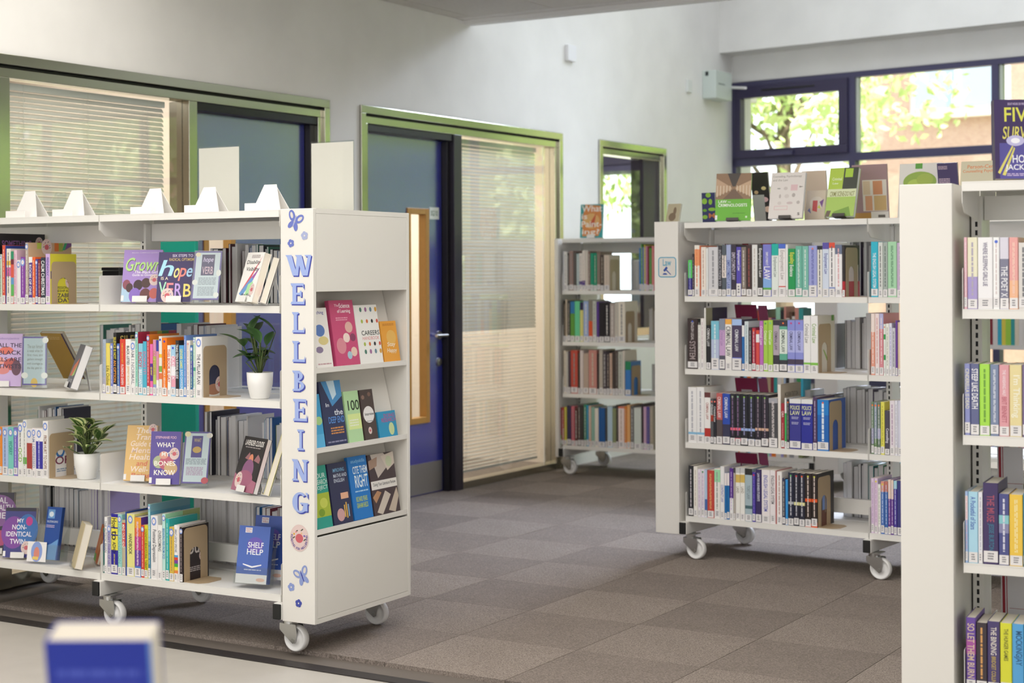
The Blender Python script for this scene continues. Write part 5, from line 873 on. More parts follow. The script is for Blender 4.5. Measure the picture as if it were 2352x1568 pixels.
la = row(L, 4, 1196, 1581.5, [
    (1593, 1069, '2c2c30', '~', 'd8d0d8', dict(d=.17)), (1602.5, 1071, 'f0ece4', '~', 'c8b8a8'), (1610.5, 1077, 'ebe3ee', '~', 'b898c0'), (1618.5, 1077, 'ebe3ee', '~', 'b898c0', dict(dot='2a8a4a')), (1624.5, 1078, 'b9d0e8|4f6fb0@.62-.95', '', ''), (1640.5, 1080, 'c94a40', '~2', 'e8b070'), (1654.5, 1076, 'f0eee8|a0e0b0@.02-.27', '~', 'a0a8a0'),
    (1664, 1071, 'efeeee', 'CONTRACT LAW', '6a70b8', dict(t=(.3, .65))), (1669.8, 1086, '1f6fb0|f0e8e8@0-.27', '', ''), (1675.7, 1086, '1f6fb0|f0e8e8@0-.27', '', ''), (1684.5, 1075, '5a2f8f|f0f0f0@.58-1', '~', 'c8b0e0'), (1689.5, 1074, 'b8b0a8|4a4a50@0-.1', '', ''), (1700.5, 1074, 'f0eee8|c8c8c8@0-.1|d8b860@.13-.28', 'LAND', '9a9080', dict(t=(.5, .64), n=1)), (1711, 1074, 'f0eee8|c8c8c8@0-.1|d8b860@.13-.28', 'LAND', '9a9080', dict(t=(.5, .64), n=1)),
    (1728, 1076, 'a8bcc4|2c2c2c@0-.12|4a6a70@.7-.76', 'TORT LAW', '7a8890', dict(t=(.4, .68))), (1735.5, 1084, '4a3aa0', '~', '8a7ad0', dict(dot='d03050')), (1749.3, 1078, '3a2f60', 'LAW FOR BUSINESS STUDENTS', 'e8e8f4', dict(t=(.38, .97), d=.18)), (1768.7, 1079, 'efe8e8', 'ENGLISH LEGAL SYSTEM', '5a60b8', dict(t=(.2, .9))), (1781.4, 1080, 'f0eaec', 'ENGLISH LEGAL SYSTEM', '5a5258', dict(t=(.35, .9))), (1784, 1081, 'c87a78', '', '', dict(lh=0)), (1796.6, 1083, 'f2eeec', '~', 'c09a90'),
    (1804, 1098, '3a3a55', '~', 'd8d8c8'), (1810, 1101, '3a9ae0', '', ''), (1823.4, 1085, '262a40|b0b4b8@.55-.6', '~', 'c8c8d0', dict(dot='6ac06a')), (1835.5, 1086, '2a2a3a|e8e4a8@.55-.61', '~', 'c8c8d0', dict(dot='c84a4a')), (1848.8, 1087, '2a2a3a|e8e4a8@.55-.61', '~', 'c8c8d0', dict(dot='f0602a')), (1863.6, 1087, '2f2522|e8602c@.47-.53|e8602c@.93-1', '~', 'd8c8c0', dict(dot='d8d85a')), (1877.7, 1088, '2f2522|e8602c@.47-.53|e8602c@.9-1', '~', 'd8c8c0', dict(dot='d8d85a', d=.185, side=[('R', 0, 0, 1, 1, '2a2426'), ('P', [(.25, .0), (.7, .0), (.7, .35), (.25, .3)], '6a3a2a'), ('R', .3, .3, .66, .62, '6a8ac8'), ('R', .45, .25, .52, .6, '8a7a6a')])),
], 'bottom law shelf', gw % 'bottom')
bookend(L, 4, la[4], .23, .19, 'tan metal bookend on the bottom law shelf with a sunset picture behind its arch')
row(L, 4, 1200, 2000.5, [(2008.3, 1098, 'e0cce4', '~', 'b890c0'), (2016.3, 1098, 'e6d0e6', '~', 'b890c0', dict(dot='e0d04a')), (2023, 1112, 'f0f0ea', '~', '9a9a8a'), (2031.7, 1105, '4f78c0|e09a8a@0-.2', '~', 'c8d8f0', dict(dot='e0d04a')), (2039.7, 1105, '3f6fb8|c87a6a@0-.2', '~', 'c8d8f0'), (2046.4, 1101, '6a3f9b|f0d8c8@0-.35', '~', 'e8d8f0'), (2052.5, 1102, '6a3f9b|f0d8c8@0-.35', '~', 'e8d8f0'), (2060.5, 1104, '4f3fa0|a8d8e8@0-.15', '~', 'd0d8f0'), (2074, 1104, '3a3a80', '', '')], 'bottom law shelf, right bay', gw % 'bottom')
GC = ['c8c6c8', 'd8d6d8', '6a6a70', 'b8b4b4', '2a2a30', 'e0dede', '4a3a5a', 'a8a4a0']
for k_, (nm, y_) in enumerate((('second', 620), ('third', 790), ('fourth', 960), ('bottom', 1120))):
    kk = k_+1; wn_ = nm+' law shelf'
    if kk in (2, 3): backrow(L, kk, bx(L, 1835, y_), bx(L, 1905, y_), wn_, 'far-side books, '+wn_, .2, .245, cols=GC, seed=20+kk)
    backrow(L, kk, bx(L, 1925, y_), bx(L, 2052 if kk > 2 else 1998, y_), wn_, 'far-side books, '+wn_, .22+.02*(kk > 2), .27, cols=GC+(['2a9a9a', '7a2a70', '3a9a6a'] if kk == 4 else []), seed=30+kk)
# journals and covers facing away on the far side of the law bookcase
def rear(cs, k, pxl, pxr, ytop, ybot, cov, items, label, lean=-14, w_=.006, y0=.46): return face(cs, cs.zs[k], (pxl, ybot), pxr, (pxl, ytop), y0, lean, w_, cov, items, label, zoff=.006)
JI = [('R', .25, .0, .75, .8, 'c8c0c0'), ('D', .3, .5, .7, .55, '6a4a5a', 1)]
for k_, (yt, yb) in ((2, (700, 845)), (3, (868, 1005)), (4, (1040, 1175))):
    rear(L, k_, 1703, 1752, yt, yb, '8a2248', JI, f'maroon journal seen from behind with grey label, {["", "", "third", "fourth", "bottom"][k_]} law shelf')
    rear(L, k_, 1756, 1776, yt+2, yb, '9a4a68', [], f'slim dusty pink journal beside the maroon one, {["", "", "third", "fourth", "bottom"][k_]} law shelf')
rear(L, 1, 1678, 1716, 546, 670, 'd8d0d0', [('R', 0, 0, .1, 1, '9a1f2a'), ('R', .16, 0, .2, 1, '9a1f2a')], 'red striped white journal seen from behind, second law shelf, left one')
rear(L, 1, 1718, 1758, 546, 670, 'd8d0d0', [('R', 0, 0, .35, 1, '9a1f2a')], 'red and white journal seen from behind, second law shelf, right one')
rear(L, 1, 1760, 1795, 546, 670, 'b8504a', [('R', .8, 0, 1, 1, '5a7ab8')], 'brick red folder seen from behind, second law shelf')
# ---- top of the law bookcase
z = L.zs[0]; D_ = 'bronze coloured easel under '
face(L, z, (1642, 506), 1723, (1648, 399), .06, 10, .012, '62b01e', [('R', 0, .45, 1, 1, '8a6a4c'), ('P', [(.32, 1), (.7, 1), (.55, .72), (.47, .72)], '33271f'), ('P', [(0, .5), (0, .9), (.45, .7), (.45, .66)], 'b8987a'), ('P', [(1, .5), (1, .85), (.56, .7), (.56, .66)], 'c0a080'), ('P', [(.2, .45), (.8, .45), (.54, .66), (.48, .66)], '6a4f3a')]+[('R', .03+.09*i_, .5+.03*i_, .05+.09*i_, .74, 'd8c8b0') for i_ in range(5)]+[('R', .95-.09*i_, .5+.03*i_, .97-.09*i_, .74, 'd8c8b0') for i_ in range(5)]+[('F', .08, .37, .32, .43, 'f4f8ee', 'LAW'), ('F', .35, .38, .44, .4, 'f4f8ee', 'FOR'), ('F', .08, .29, .9, .355, 'f4f8ee', 'CRIMINOLOGISTS'), ('F', .5, .14, .85, .16, '2f6a10', 'JONATHAN DOAK'), ('R', .86, .05, .91, .09, 'd8ecc8')], 'green and brown book titled Law for Criminologists on top of the law bookcase', phi=14, easel=('d', D_+'the Law for Criminologists book'), lb=True)
face(L, z, (1733, 506), 1772, (1729, 397), .35, -10, .012, '2c2226', [('C', .25, .6, .12, .1, 'c8a080'), ('C', .7, .68, .14, .1, 'd8c090'), ('C', .7, .45, .22, .14, 'e0b0b8'), ('C', .85, .25, .2, .16, 'e8c0b0'), ('C', .4, .4, .2, .12, 'c89a8a'), ('R', 0, 0, .7, .55, 'b4acac')], 'black floral patterned book behind the Law for Criminologists book')
face(L, z, (1764, 503), 1842, (1783, 397), .06, 15, .02, 'ded8d4', [('F', .05, .88, .9, .94, '9a948e', 'Counselling, Psychotherapy'), ('F', .05, .81, .5, .86, '9a948e', 'and the Law'), ('R', .6, .6, .8, .73, 'd8b8bc'), ('C', .25, .65, .05, .02, '9a9a94'), ('C', .45, .65, .06, .05, 'c8c0bc'), ('P', [(.85, .66), (.97, .68), (.85, .7)], '8a8480'), ('C', .3, .48, .03, .06, 'b8b0ac'), ('C', .5, .48, .07, .06, 'd0c8c4'), ('C', .7, .5, .05, .06, 'b0a8a4'), ('C', .3, .33, .06, .05, 'd0c8c4'), ('C', .6, .33, .09, .04, 'c8b8b8'), ('C', .85, .34, .05, .05, 'b8b0ac'), ('R', .15, .18, .55, .27, 'd8bcbc'), ('R', .17, .195, .53, .255, 'ded8d4'), ('F', .85, .06, .92, .12, '4a4440', 's')], 'pale book on counselling, psychotherapy and the law with tiny symbols', phi=6, easel=('d', D_+'the pale counselling and law book'), pages=PAGEW)
face(L, z, (1848, 503), 1903, (1853, 393), .40, -8, .014, 'cdb9a4', [], 'plain tan book at the back between the pale book and the crime scene book')
face(L, z, (1849, 503), 1893, (1856, 438), .2, 10, .012, 'd0c0ae', [('C', .55, .55, .36, .34, 'd8ccc0'), ('P', [(.35, .3), (.6, .25), (.6, .65), (.35, .65)], 'c85a5a'), ('P', [(.7, .6), (.92, .7), (.85, .4)], '7a4a90'), ('P', [(.6, .4), (.8, .35), (.7, .5)], 'c8c85a'), ('P', [(.1, .3), (.3, .2), (.2, .4)], '7a7aa8')], 'small tan book with a coloured faceted ball on its cover')
face(L, z, (1894, 497), 1960, (1917, 386), .06, 17, .024, 'a8c860', [('R', 0, .55, .5, 1, 'b0cc48'), ('R', .5, .55, 1, 1, '3a4034'), ('R', .55, .8, .82, .98, 'a8cc40'), ('R', 0, .4, 1, .56, 'd8e0b8'), ('F', .1, .41, .95, .51, '7a7a2a', 'CRIME SCENE-DO NOT'), ('F', .12, .74, .45, .8, 'e8f0d0', 'Criminal'), ('F', .15, .66, .35, .7, 'e8f0d0', 'Law'), ('P', [(.2, 0), (.9, 0), (.8, .2), (.3, .1)], '7aa040'), ('P', [(0, 0), (.15, 0), (.2, .12), (.05, .12)], '6a5a50')], 'lime green crime scene book on top of the law bookcase', easel=('d', D_+'the lime green crime scene book'), pages=PAGEW)
face(L, z, (1962, 500), 2042, (1950, 380), .34, -6, .01, '9c7e84', [('R', .28, .15, .97, .72, 'd8cfc8'), ('R', .3, .45, .5, .7, 'd0b8a0'), ('R', .58, .45, .85, .7, 'c88a68'), ('R', .35, .16, .55, .43, 'd09a7a'), ('R', .6, .16, .95, .43, 'c8a878'), ('R', 0, 0, .5, .12, 'b88a48'), ('R', .5, 0, 1, .14, 'dcd6d2'), ('R', .7, .03, .9, .08, '6a6460')], 'mauve craft book with four small photographs, back cover showing')
face(L, z, (1614, 508), 1644, (1613, 443), .3, -4, .01, '2c2f60', [('C', .5, .92, .2, .16, '8ab83a'), ('C', .2, .72, .2, .2, '8ab83a'), ('C', .65, .7, .14, .2, '8ab83a'), ('C', .2, .42, .16, .1, '6aa030'), ('C', .75, .45, .28, .12, '8ab83a'), ('C', .2, .2, .2, .14, '8ab83a'), ('F', .5, .16, .95, .32, 'c87a4a', 'M')], 'navy book patterned with green vegetables at the left end of the law top')
face(L, z, (1529, 512), 1558, (1545, 468), .25, 17, .012, 'b3a88c', [('C', .45, .3, .28, .3, '7a6650'), ('C', .6, .6, .12, .3, '7a6650')], 'grey beige book with a dark figure on top of the Law end panel')
face(L, z, (2061, 500), 2158, (2069, 377), .3, 8, .012, 'dedbd6', [('C', .5, .66, .4, .24, '8aa83a'), ('C', .4, .6, .2, .14, 'a8c04a'), ('C', .62, .7, .2, .14, '9ab040'), ('R', .38, .9, .55, 1, '4f9a2a')], 'white book with a round green tree behind the nearest end panel')
face(L, z, (2160, 500), 2206, (2161, 375), .3, -10, .012, '40345f', [('D', .05, .88, .5, .95, 'c0a8b8', 3), ('D', .05, .6, .6, .72, 'c0a8b8', 4)], 'dark purple back cover behind the nearest end panel')
face(L, z, (2200, 500), 2300, (2216, 371), .1, 12, .014, 'cfc8ac', [('F', .15, .86, .98, .93, 'd8824a', 'Person-Centred'), ('F', .05, .77, .98, .84, 'd8824a', 'Counselling Psychology')], 'beige person-centred counselling book behind the top of the nearest bookcase')
# ------------------------------------------------------------------ nearest bookcase on the right
gr = 'novels on the nearest bookcase'
row(RC, 1, 700, 2205.5, [(2222, 545, 'e8b8c4', '~2', 'f8ecf0'), (2246, 545, 'e8e4c8|a99ad0@.55-1', '~', 'b0a8b8'), (2281, 545, 'efeef0', 'WHERE SLEEPING GIRLS LIE', '6a5f80', dict(t=(.3, .93))), (2296.5, 545, 'f2f2f2', '~', 'd8c8c8', dict(dot='4a6ad0')), (2318, 545, 'd8d5e2|7a7a90@.3-.92', 'THE POET X', 'f0f0f4', dict(t=(.15, .6))), (2339.5, 545, 'e8a5a0|f0b890@.6-1', '~2', 'f4d0c0'), (2362, 557, 'd8d4d0', '~', '6a6a70'), (2384, 548, 'a8c0d8', '', '')], 'upper shelf, nearest bookcase', gr, lo=1)
row(RC, 2, 990, 2206, [(2229, 835, '8f95cc', 'CINDERELLA IS DEAD', 'e8e4c8', dict(t=(.35, .95))), (2250, 835, '5f648f', 'STEEP LIKE DEATH', 'f0f0f4', dict(t=(.35, .95), n=1)), (2274.4, 836, 'a8e04a', '~', '6aa030'), (2295, 837, '7a88a8', '~2', 'd8dce8'), (2319, 838, 'e0a0a8', 'THE VANISHING HALF / BRIT BENNETT', 'f8e8ec,c06a78', dict(n=1)), (2348, 838, 'e8d9a0', "I'm Thinking", 'f8f4e0', dict(n=1)), (2372, 838, '7a6a90', '', '')], 'middle shelf, nearest bookcase', gr)
row(RC, 3, 1275, 2206, [(2224, 1128, 'a8c4ec|f0e4e8@.06-.4', '~', 'e8a0a8'), (2247, 1129, 'b0dcf0', 'A Pocketful of Stars', '4a6ab8', dict(t=(.45, .95), n=1)), (2257.7, 1130, 'e8e8ee', '~', 'b0b0c0'), (2294, 1109, '3f2f60', 'THE MUSE / JESSIE BURTON', 'a85068,3a7a98', dict(t=(.15, .85), hard=True, d=.165)), (2318.6, 1134, '4a4f8a|8ac8d0@.3-.42|8a8ab0@.42-.55', '~', 'd8d8e8'), (2350, 1136, 'f0c84a', '~2', 'f8e8a8'), (2376, 1134, '3a8ab0', '', '')], 'lower shelf, nearest bookcase', gr)
row(RC, 4, 1560, 2219, [(2242, 1418, '6f4fa8|b05aa8@.3-.5', 'SO LET THEM BURN', 'e0c8b0', dict(t=(.15, .92), d=.15)), (2268, 1430, '3a3038', '~', 'd8a060'), (2297.4, 1427, '4a3f70', 'THE BINDING / BRIDGET COLLINS', 'e8e0d8,c8b060', dict(t=(.1, .92))), (2325, 1431, 'dfe03c', 'THE HUNGER GAMES', '6a6a2a', dict(t=(.45, .92))), (2352.5, 1433, '5aa8e0', 'MOCKINGJAY', '2a5a88', dict(t=(.4, .9))), (2376, 1432, '2a6a5a', '', '')], 'bottom shelf, nearest bookcase', gr)
backrow(RC, 2, .30, .75, 'nearest bookcase middle', 'far-side books, nearest bookcase', .2, .24, seed=50)
face(RC, RC.zs[0], (2287, 414), 2392, (2281, 229), .05, 4, .03, '43355f', [('F', .22, .72, .9, .9, 'd8d85a', 'FIVE'), ('F', .3, .93, .95, .96, 'c8b8d8', 'EIGHT HOURS SIX FRIENDS ONE SNIPER'), ('R', .1, .0, 1, .45, '5a549a'), ('F', .18, .5, .98, .66, 'd8d06a', 'SURVIVE', .1), ('C', .45, .48, .2, .12, 'c0bce0'), ('C', .45, .48, .1, .06, 'f0f0f8'), ('P', [(.05, .08), (.1, .06), (.4, .4), (.38, .42)], 'd8d070'), ('P', [(.15, .05), (.22, .04), (.44, .38), (.42, .4)], 'd8d070'), ('F', .38, .2, .95, .3, 'f0f0f6', 'HOLLY'), ('F', .22, .09, .98, .18, 'f0f0f6', 'JACKSON'), ('D', .25, .03, .95, .07, 'c8b8d8', 2)], 'dark purple thriller titled Five Survive standing on top of the nearest bookcase', phi=24, spine='3a3044', lb=False)
rear(RC, 3, 2294, 2352, 1026, 1290, 'd8d4d6', [('R', .05, 0, .15, 1, '9a1f30'), ('R', .2, 0, .23, 1, '9a1f30'), ('R', .3, .6, 1, .605, '9a1f30')], 'white journal with dark red stripes behind the lower shelf, nearest bookcase', lean=-4)
rear(RC, 4, 2302, 2365, 1322, 1560, 'd8d4d6', [('R', .05, 0, .15, 1, '9a1f30'), ('R', .2, 0, .23, 1, '9a1f30'), ('R', .3, .6, 1, .605, '9a1f30')], 'white journal with dark red stripes behind the bottom shelf, nearest bookcase', lean=-4)
# ------------------------------------------------------------------ bookcase by the partition
gf = 'mixed spines on the bookcase against the partition'
def q(v, y0, seed, titled=True):
    rnd = random.Random(seed); return [(x, y0+rnd.uniform(-3, 8), c, '~' if rnd.random() < .7 and x > 0 else '', rnd.choice(['e8e4e0', '8a8a88', 'c8b8a8'])) for x, c in v]
a1 = row(F, 1, 664, 1288, q([(1292, 'e6e8f0'), (1303, 'efece8'), (1307, '2a2826'), (1317, '9a7f78'), (1324, '5a5450'), (1330, 'b0c4c4'), (1337, 'ece4dc|5a3f90@.75-.9'), (1344, 'ece4dc|5a3f90@.75-.9'), (1351, 'd8d0c4'), (1356, '8a6a60'), (1363, '1f9a78'), (1371, '1f9a78'), (1379, '8f7a6c'), (1387, '4a403a'), (1400, 'd8c8b8')], 578, 1), 'upper partition shelf', gf)
bookend(F, 1, a1[4], .21, .16, 'tan bookend over maroon on the upper shelf of the partition bookcase')
backrow(F, 1, F.loc(1436, 640, .36)[0], F.loc(1466, 640, .36)[0], 'upper partition shelf', 'far-side books, upper partition shelf', .2, .22, seed=60)
row(F, 1, 664, 1468, q([(1472, '3a80c0'), (1476, '5a9a4a'), (1479, '6a8ad0'), (1483, 'c8c04a'), (1487, 'd890b8'), (1491, '8a2a40'), (1497, '5aa03a'), (1502, 'e08a8a')], 562, 2), 'upper partition shelf, magazines', gf)
a1 = row(F, 2, 782, 1289, q([(1295, '3a3630'), (1299, '6a5a48'), (1303, 'd8c8b0'), (1310, '3a3a38'), (1320, '5f9a3a|2f78b0@0-.3'), (1332, '6ad09a'), (1340, 'd9d480|2f2a50@0-.2'), (1352, 'a0b4dc'), (1361, '8a8478|e0582a@.5-.9'), (1370, 'c8ccc0'), (1376, '5a3a8f'), (1388, '1f1c22'), (1401, '1f1c22'), (1412, 'b8aca4'), (1420, 'd0ccc0'), (1436, 'efe8d8')], 690, 3), 'middle partition shelf', gf)
bookend(F, 2, a1[4], .21, .16, 'tan bookend on the middle shelf of the partition bookcase')
backrow(F, 2, F.loc(1478, 760, .36)[0], .88, 'middle partition shelf', 'far-side books, middle partition shelf', .2, .23, cols=['b8a88c', 'a89a80', 'd8d4cc'], seed=61)
a1 = row(F, 3, 898, 1289, q([(1300, 'e8dcc8'), (1305, 'c8c4b8'), (1311, '4a3a48'), (1327, 'c04a3a'), (1332, '3a3028'), (1340, 'd8ccc8'), (1352, 'b8a494'), (1371, 'c88a80'), (1376, '3a2a28'), (1385, 'b8b0a4'), (1393, '4a4048'), (1400, '3a3238'), (1406, 'd8b8a0'), (1413, '4a3f3a'), (1420, '5a4f48'), (1430, 'c8ccc0'), (1435, 'e0d8cc')], 805, 4), 'lower partition shelf', gf)
row(F, 3, 898, 1436, q([(1449, '3f80c8|2a8a5a@0-.25')], 826, 5), 'lower partition shelf, beside its bookend', gf)
bookend(F, 3, F.loc(1450, 890, .03)[0], .2, .16, 'tan bookend beside a blue and green spine, lower partition shelf')
backrow(F, 3, F.loc(1482, 880, .36)[0], .88, 'lower partition shelf', 'far-side books, lower partition shelf', .18, .22, seed=62)
row(F, 4, 1024, 1284, q([(1290, '8f3a40|5a9a3a@.75-1'), (1296, 'b8403a'), (1302, 'd8d040'), (1312, '2f2850'), (1320, 'd06a78'), (1327, '5a3028'), (1334, '4a4444'), (1341, '3a3634'), (1347, '3f8a68'), (1352, '1f9ac8'), (1358, 'd8b8a0'), (1366, '8fb8a8'), (1375, 'ece4d4'), (1390, '1f5a9b'), (1395, '4a4a48'), (1407, 'b8d0e0'), (1415, '8f9a6a'), (1420, '3a2f28'), (1434, 'f0e0dc|d86a4a@0-.04'), (1440, 'e08a3a'), (1448, 'e8b070'), (1456, '6a6a68'), (1473, 'd8e0d8'), (1478, '3a2f30'), (1485, 'd0a8c8'), (1492, '5a4fa0'), (1501, 'a8a08c')], 930, 6), 'bottom partition shelf', gf)
face(F, F.zs[0], (1332, 546), 1384, (1330, 470), .08, 4, .014, '3a9a9a', [('P', [(.1, .05), (.8, .05), (.95, .3), (.9, .95), (.2, 1), (.1, .6)], 'd88a4a'), ('C', .5, .5, .35, .3, 'e0b070'), ('P', [(.4, .4), (.7, .75), (.6, .3)], 'c85a3a'), ('F', .05, .78, .95, .97, 'f4f0e8', 'What'), ('F', .05, .56, .3, .72, 'f4f0e8', 'is'), ('F', .05, .32, .95, .5, 'f4f0e8', 'Paint-'), ('F', .08, .06, .85, .26, 'f4f0e8', 'ing?')], 'teal and orange book titled What is Painting on the partition bookcase', easel=('w', 'white easel under the What is Painting book'))
# books of the furthest shelves: too small to pick out one by one
sb = MB(); rnd = random.Random(77)
for cs, xa, xb, ks in ((F, .93, 1.72, (1, 2, 3, 4)), (G, .05, .88, (1, 2, 3, 4)), (G, .95, 1.78, (1, 2, 3, 4))):
    for k_ in ks:
        x = xa
        while x < xb:
            w_ = rnd.uniform(.012, .035); h_ = rnd.uniform(.17, .25); c = rnd.choice(list(NAMES.values())+['e8e4e0']*8); z0 = cs.zs[k_]+.0004
            sb.box((x, .03, z0), (x+w_-.001, .03+h_*.68, z0+h_), mat(c, .4), cs.M); x += w_
o = sb.done('distant_books', kind='stuff', label='mixed books filling the furthest shelves beyond the law bookcase', cat='books')
# ================================================================== PLANTS
def leafmesh(green, edge, wid):
    b = MB(); g = b.mi(mat(green, .4)); e = b.mi(mat(edge, .45)); n = 7; rows = []
    for i in range(n+1):
        t = i/n; w_ = wid*math.sin(math.pi*min(1, t*.96+.02))**.8*(1-.15*t); z = -.28*t*t+.10*t
        rows.append([b.bm.verts.new((t, y*w_, z+abs(y)*w_*.35)) for y in (-1, -.62, 0, .62, 1)])
    for i in range(n):
        for j in range(4):
            f = b.bm.faces.new((rows[i][j], rows[i+1][j], rows[i+1][j+1], rows[i][j+1])); f.material_index = e if j in (0, 3) else g; f.smooth = True
    return b
def plant(M, label, green, edge, wid, L_, spots, pr=.052, ph=.1, stemh=.14):
    o = empty('potted_plant', M, label, 'plant'); b = MB()
    b.lathe([(0, 0), (pr*.62, 0), (pr*.72, .004), (pr*.95, ph*.55), (pr, ph), (pr*.93, ph), (pr*.9, ph*.86), (0, ph*.86)], mat('efeeec', .3), None, 36, True); tag(b.done('pot', o), 'glazed white round pot')
    MB().cyl(pr*.88, .003, mat('3a2e26', .9), TR(0, 0, ph*.86+.001)).done('soil', o)
    st = MB(); src = None
    for (x, y, z, az, el, sc_) in spots:
        p = Vector((x, y, z)); st.cyl(.0022, (p-Vector((0, 0, ph*.8))).length, mat('5a6a3a', .6), TR(0, 0, ph*.8) @ (p-Vector((0, 0, ph*.8))).to_track_quat('Z', 'Y').to_matrix().to_4x4(), 6)
        ML = TR(x, y, z) @ RZ(R(az)) @ RY(R(-el)) @ Matrix.Scale(L_*sc_, 4)
        if src is None: src = leafmesh(green, edge, wid).done('leaf', o, ML, fix=False)
        else: inst(src, 'leaf', o, ML)
    st.done('stem', o)
rnd = random.Random(5)
def spots(n, r, z0, z1, seed):
    rr = random.Random(seed); return [(rr.uniform(-r, r)*.4, rr.uniform(-r, r)*.4, z0+(z1-z0)*(i/(n-1))**.9, i*137.5+rr.uniform(-20, 20), rr.uniform(-5, 40)+25*(i/n), rr.uniform(.8, 1.15)) for i in range(n)]
xp, _ = W.loc(200, 1090, .095)
plant(W.M @ TR(xp, .095, W.zs[3]+.0002), 'small plant with cream edged leaves in a white pot beside the lower left books', '4f7034', 'd8e0a0', .30, .078, spots(32, .13, .12, .215, 3), .053, .105)
xp, _ = W.loc(603, 905, .085)
plant(W.M @ TR(xp-.012, .085, W.zs[2]+.0002), 'dark green plant in a white pot at the right end of the middle wellbeing shelf', '35562c', '416634', .27, .09, [s_ for s_ in spots(34, .13, .125, .25, 8) if s_[0]+.09*math.cos(R(s_[3])) < .052], .05, .1)
# ================================================================== THINGS ON TOP OF THE WELLBEING BOOKCASE
zt = W.zs[0]
def trap_stand(px, top, w0, m, label, group, y=.12, cl=False):
    x, _ = W.loc(px, 490, y); h_ = W.loc(px, top, y+.03)[1]-zt; o = empty('cover_easel', W.M @ TR(x, y, zt+.0005), label, 'easel', group); b = MB(); t = .002
    pts = [(-.068, 0), (.068, 0), (.030, h_), (-.028, h_)]; a = R(14); K = Matrix(((1, 0, 0, 0), (0, math.sin(a), -math.cos(a), .0), (0, math.cos(a), math.sin(a), 0), (0, 0, 0, 1)))
    b.prism(pts, t, m, K); b.done('back_plate', o)
    b = MB(); K2 = Matrix(((1, 0, 0, 0), (0, -math.sin(R(24)), -math.cos(R(24)), math.sin(a)*h_+math.sin(R(24))*h_*.99+.004), (0, math.cos(R(24)), -math.sin(R(24)), .0015), (0, 0, 0, 1))); b.prism([(-.06, 0), (.06, 0), (.026, h_*.99), (-.024, h_*.99)], t, m, K2); b.done('prop', o)
    b = MB(); b.box((-.075, -.035, 0), (.035, 0, .002), m); b.box((-.075, -.037, 0), (.035, -.035, .030), m); b.done('front_lip', o)
ge2 = 'easels standing empty on top of the wellbeing bookcase'
for i, (px, top) in enumerate(((58, 438), (166, 436), (347, 432), (472, 429), (612, 423))):
    trap_stand(px, top, 0, SW, f'empty white plastic easel, {ORD[i+1]} white one from left on the wellbeing bookcase top', ge2)
for i, (px, top) in enumerate(((128, 440), (238, 440))):
    trap_stand(px, top, 0, ACRYL, f'empty clear plastic easel, {ORD[i+1]} clear one from left on the wellbeing bookcase top', ge2, y=.33)
def signh(pxl, pxr, top, y, label):
    xl, _ = W.loc(pxl, top, y); xr, z1 = W.loc(pxr, top, y); o = empty('sign_holder', W.M @ TR(xl, y, zt+.0005), label, 'sign holder'); w_ = xr-xl; h_ = z1-zt
    b = MB(); b.box((0, 0, 0), (w_, .0015, h_), ACRYL); b.box((0, .0035, 0), (w_, .005, h_), ACRYL); b.box((0, -.03, 0), (w_, .035, .002), ACRYL); b.done('acrylic_sleeve', o)
    tag(MB().box((.003, .0017, .004), (w_-.003, .0033, h_-.006), mat('e2dbd2', .7)).done('paper', o), 'blank back of a pale paper sheet')
signh(455, 549, 333, .46, 'clear sign holder with pale paper behind the easels on the wellbeing bookcase')
signh(713, 812, 321, .46, 'clear sign holder with pale paper above the display end of the wellbeing bookcase')
# clear poster holder and a small black box on the far side shelves
b = MB(); x0 = W.loc(550, 880, .5)[0]; b.box((x0, .5, W.zs[2]+.0005), (x0+.21, .502, W.zs[2]+.27), ACRYL, W.M); b.box((x0, .45, W.zs[2]+.0005), (x0+.21, .4999, W.zs[2]+.003), ACRYL, W.M); b.done('poster_holder', label='large clear upright poster holder behind the dark green plant', cat='holder')
b = MB(); x0 = W.loc(246, 650, .45)[0]; b.box((x0, .42, W.zs[1]+.0005), (x0+.1, .52, W.zs[1]+.135), mat('1a1a1c', .4), W.M, .004); b.box((x0-.003, .417, W.zs[1]+.1355), (x0+.103, .523, W.zs[1]+.15), mat('242426', .4), W.M, .004); b.done('storage_box', label='small black lidded box behind the lilac book titled Grown', cat='box')
# teal panel standing between the bookcase and the partition
tp = empty('display_board', TR(-5.275, 5.62, 0) @ RZ(R(3)), 'bright teal upright board between the wellbeing bookcase and the partition', 'board')
tag(MB().box((-.125, -.012, .05), (.125, .012, 1.55), mat('12a08a', .35), bev=.003).done('panel', tp), 'teal panel face'); MB().box((-.1, -.13, CT), (-.06, .13, .05), mat('d0d0d0', .4)).done('foot', tp); MB().box((.06, -.13, CT), (.1, .13, .05), mat('d0d0d0', .4)).done('foot', tp); MB().box((-.127, -.013, 1.5505), (.127, .013, 1.57), mat('e2dccf', .5)).done('top_strip', tp)
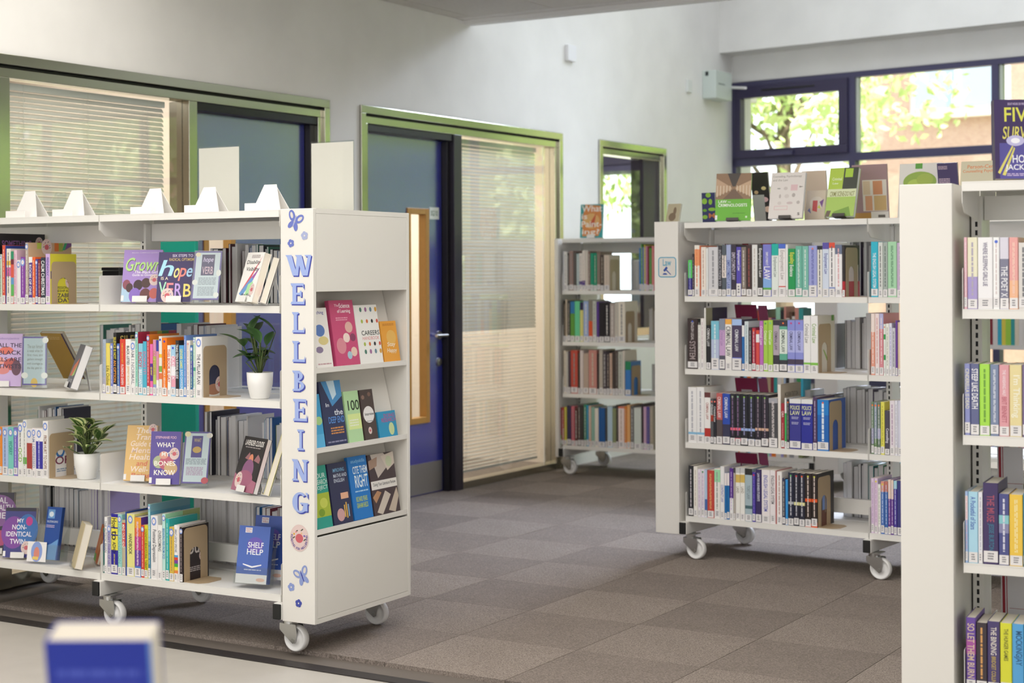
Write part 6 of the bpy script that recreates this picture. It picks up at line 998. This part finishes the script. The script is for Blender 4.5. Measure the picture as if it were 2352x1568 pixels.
# ================================================================== FOREGROUND
K = Case(-.886, 1.451, 31.4)
tb = empty('display_table', K.M @ TR(-.35, .12, 0), 'low white display table under the blurred blue book', 'table')
MB().box((-.5, -.3, .76), (.5, .3, .795), WHITE, bev=.004).done('tabletop', tb)
for sx in (-.46, .43):
    for sy in (-.26, .23): MB().box((sx, sy, 0), (sx+.03, sy+.03, .76), WHITE).done('leg', tb)
face(K, .7955, (137, 1930), 374, (137, 1472), 0, -14, .046, '2438a8', [('D', .1, .8, .9, .86, '5060c8', 1), ('R', .08, .62, .86, .78, '4a50b8'), ('R', .1, .3, .9, .54, '4448b0'), ('C', .2, .5, .16, .12, 'd8c8dc'), ('R', .97, 0, 1, 1, '6a9ae0'), ('C', .1, .3, .2, .1, '4a2a60')], 'thick blue book, strongly blurred, in the bottom left foreground', pages=mat('e9e0d0', .8))
# ================================================================== OFFICE FURNITURE BEHIND THE BLINDS
def chair(x, y, rz, label):
    o = empty('visitor_chair', TR(x, y, -.012+.0122) @ RZ(R(rz)), label, 'chair', 'grey chairs in the office behind the blind'); m = mat('5f6a62', .55)
    b = MB(); b.prism([(-.23, -.22), (.23, -.22), (.24, .2), (-.24, .2)], .035, m, TR(0, 0, .43)); b.done('seat', o)
    b = MB(); pts = [(-.2, 0), (.2, 0), (.235, .25), (.17, .43), (0, .47), (-.17, .43), (-.235, .25)]; b.prism(pts, .03, m, Matrix(((1, 0, 0, 0), (0, .2, -.98, .24), (0, .98, .2, .44), (0, 0, 0, 1)))); b.done('backrest', o)
    for sx, sy in ((-1, -1), (1, -1), (-1, 1), (1, 1)): MB().cyl(.011, .46, STEEL, TR(sx*.22, sy*.2, 0) @ RX(R(sy*5)) @ RY(R(-sx*5)), 10).done('leg', o)
chair(-6.75, 9.0, 150, 'grey shell chair nearest the glass behind the half open blind'); chair(-7.6, 9.55, 60, 'grey shell chair further back in the office behind the blind')
t = empty('office_table', TR(-8.6, 9.3, .0), 'white table inside the office behind the blind', 'table'); MB().box((-.5, -.6, .72), (.5, .6, .75), WHITE, bev=.004).done('tabletop', t)
for sx in (-.46, .42):
    for sy in (-.56, .52): MB().box((sx, sy, .0002), (sx+.04, sy+.04, .72), ZINC).done('leg', t)
# ================================================================== keep the 300 books that show largest, join the rest
cand = [o for o in C.objects if o.get('category') == 'book' and o.parent is None and o.type == 'MESH']
bpy.context.view_layer.update()
def score(o):
    bb = [o.matrix_world @ Vector(c) for c in o.bound_box]; c = sum(bb, Vector())/8; dx = o.dimensions; d = (c-Vector((0, 0, EYE))).length
    far = 'far row' in o['label']; face_ = ',' not in o['label'] or ('from left' not in o['label'] and not far)
    return (3 if face_ else 1)*(o.dimensions[0]*o.dimensions[2])/d**2*(.35 if far else 1)+(1 if face_ else 0)
cand.sort(key=score, reverse=True)
rest = cand[300:]; big = bmesh.new(); mats = []
for o in rest:
    for q in [o]+list(o.children):
        bm = bmesh.new(); bm.from_mesh(q.data); bm.transform(q.matrix_world)
        mp_ = []
        for m in q.data.materials:
            if m not in mats: mats.append(m)
            mp_.append(mats.index(m))
        for f in bm.faces: f.material_index = mp_[f.material_index]
        tmp = bpy.data.meshes.new('tmp'); bm.to_mesh(tmp); bm.free(); big.from_mesh(tmp); bpy.data.meshes.remove(tmp)
for o in rest:
    for q in list(o.children): bpy.data.objects.remove(q)
    bpy.data.objects.remove(o)
me = bpy.data.meshes.new('small_books'); big.to_mesh(me); big.free()
for m in mats: me.materials.append(m)
o = bpy.data.objects.new('small_books', me); C.objects.link(o); tag(o, 'the smaller spines and page edges filling the partition shelves and far rows', 'books', None, 'stuff')
for ob in C.objects:
    if ob.get('kind') == 'structure' and ob.parent is None and 'category' in ob: del ob['category']
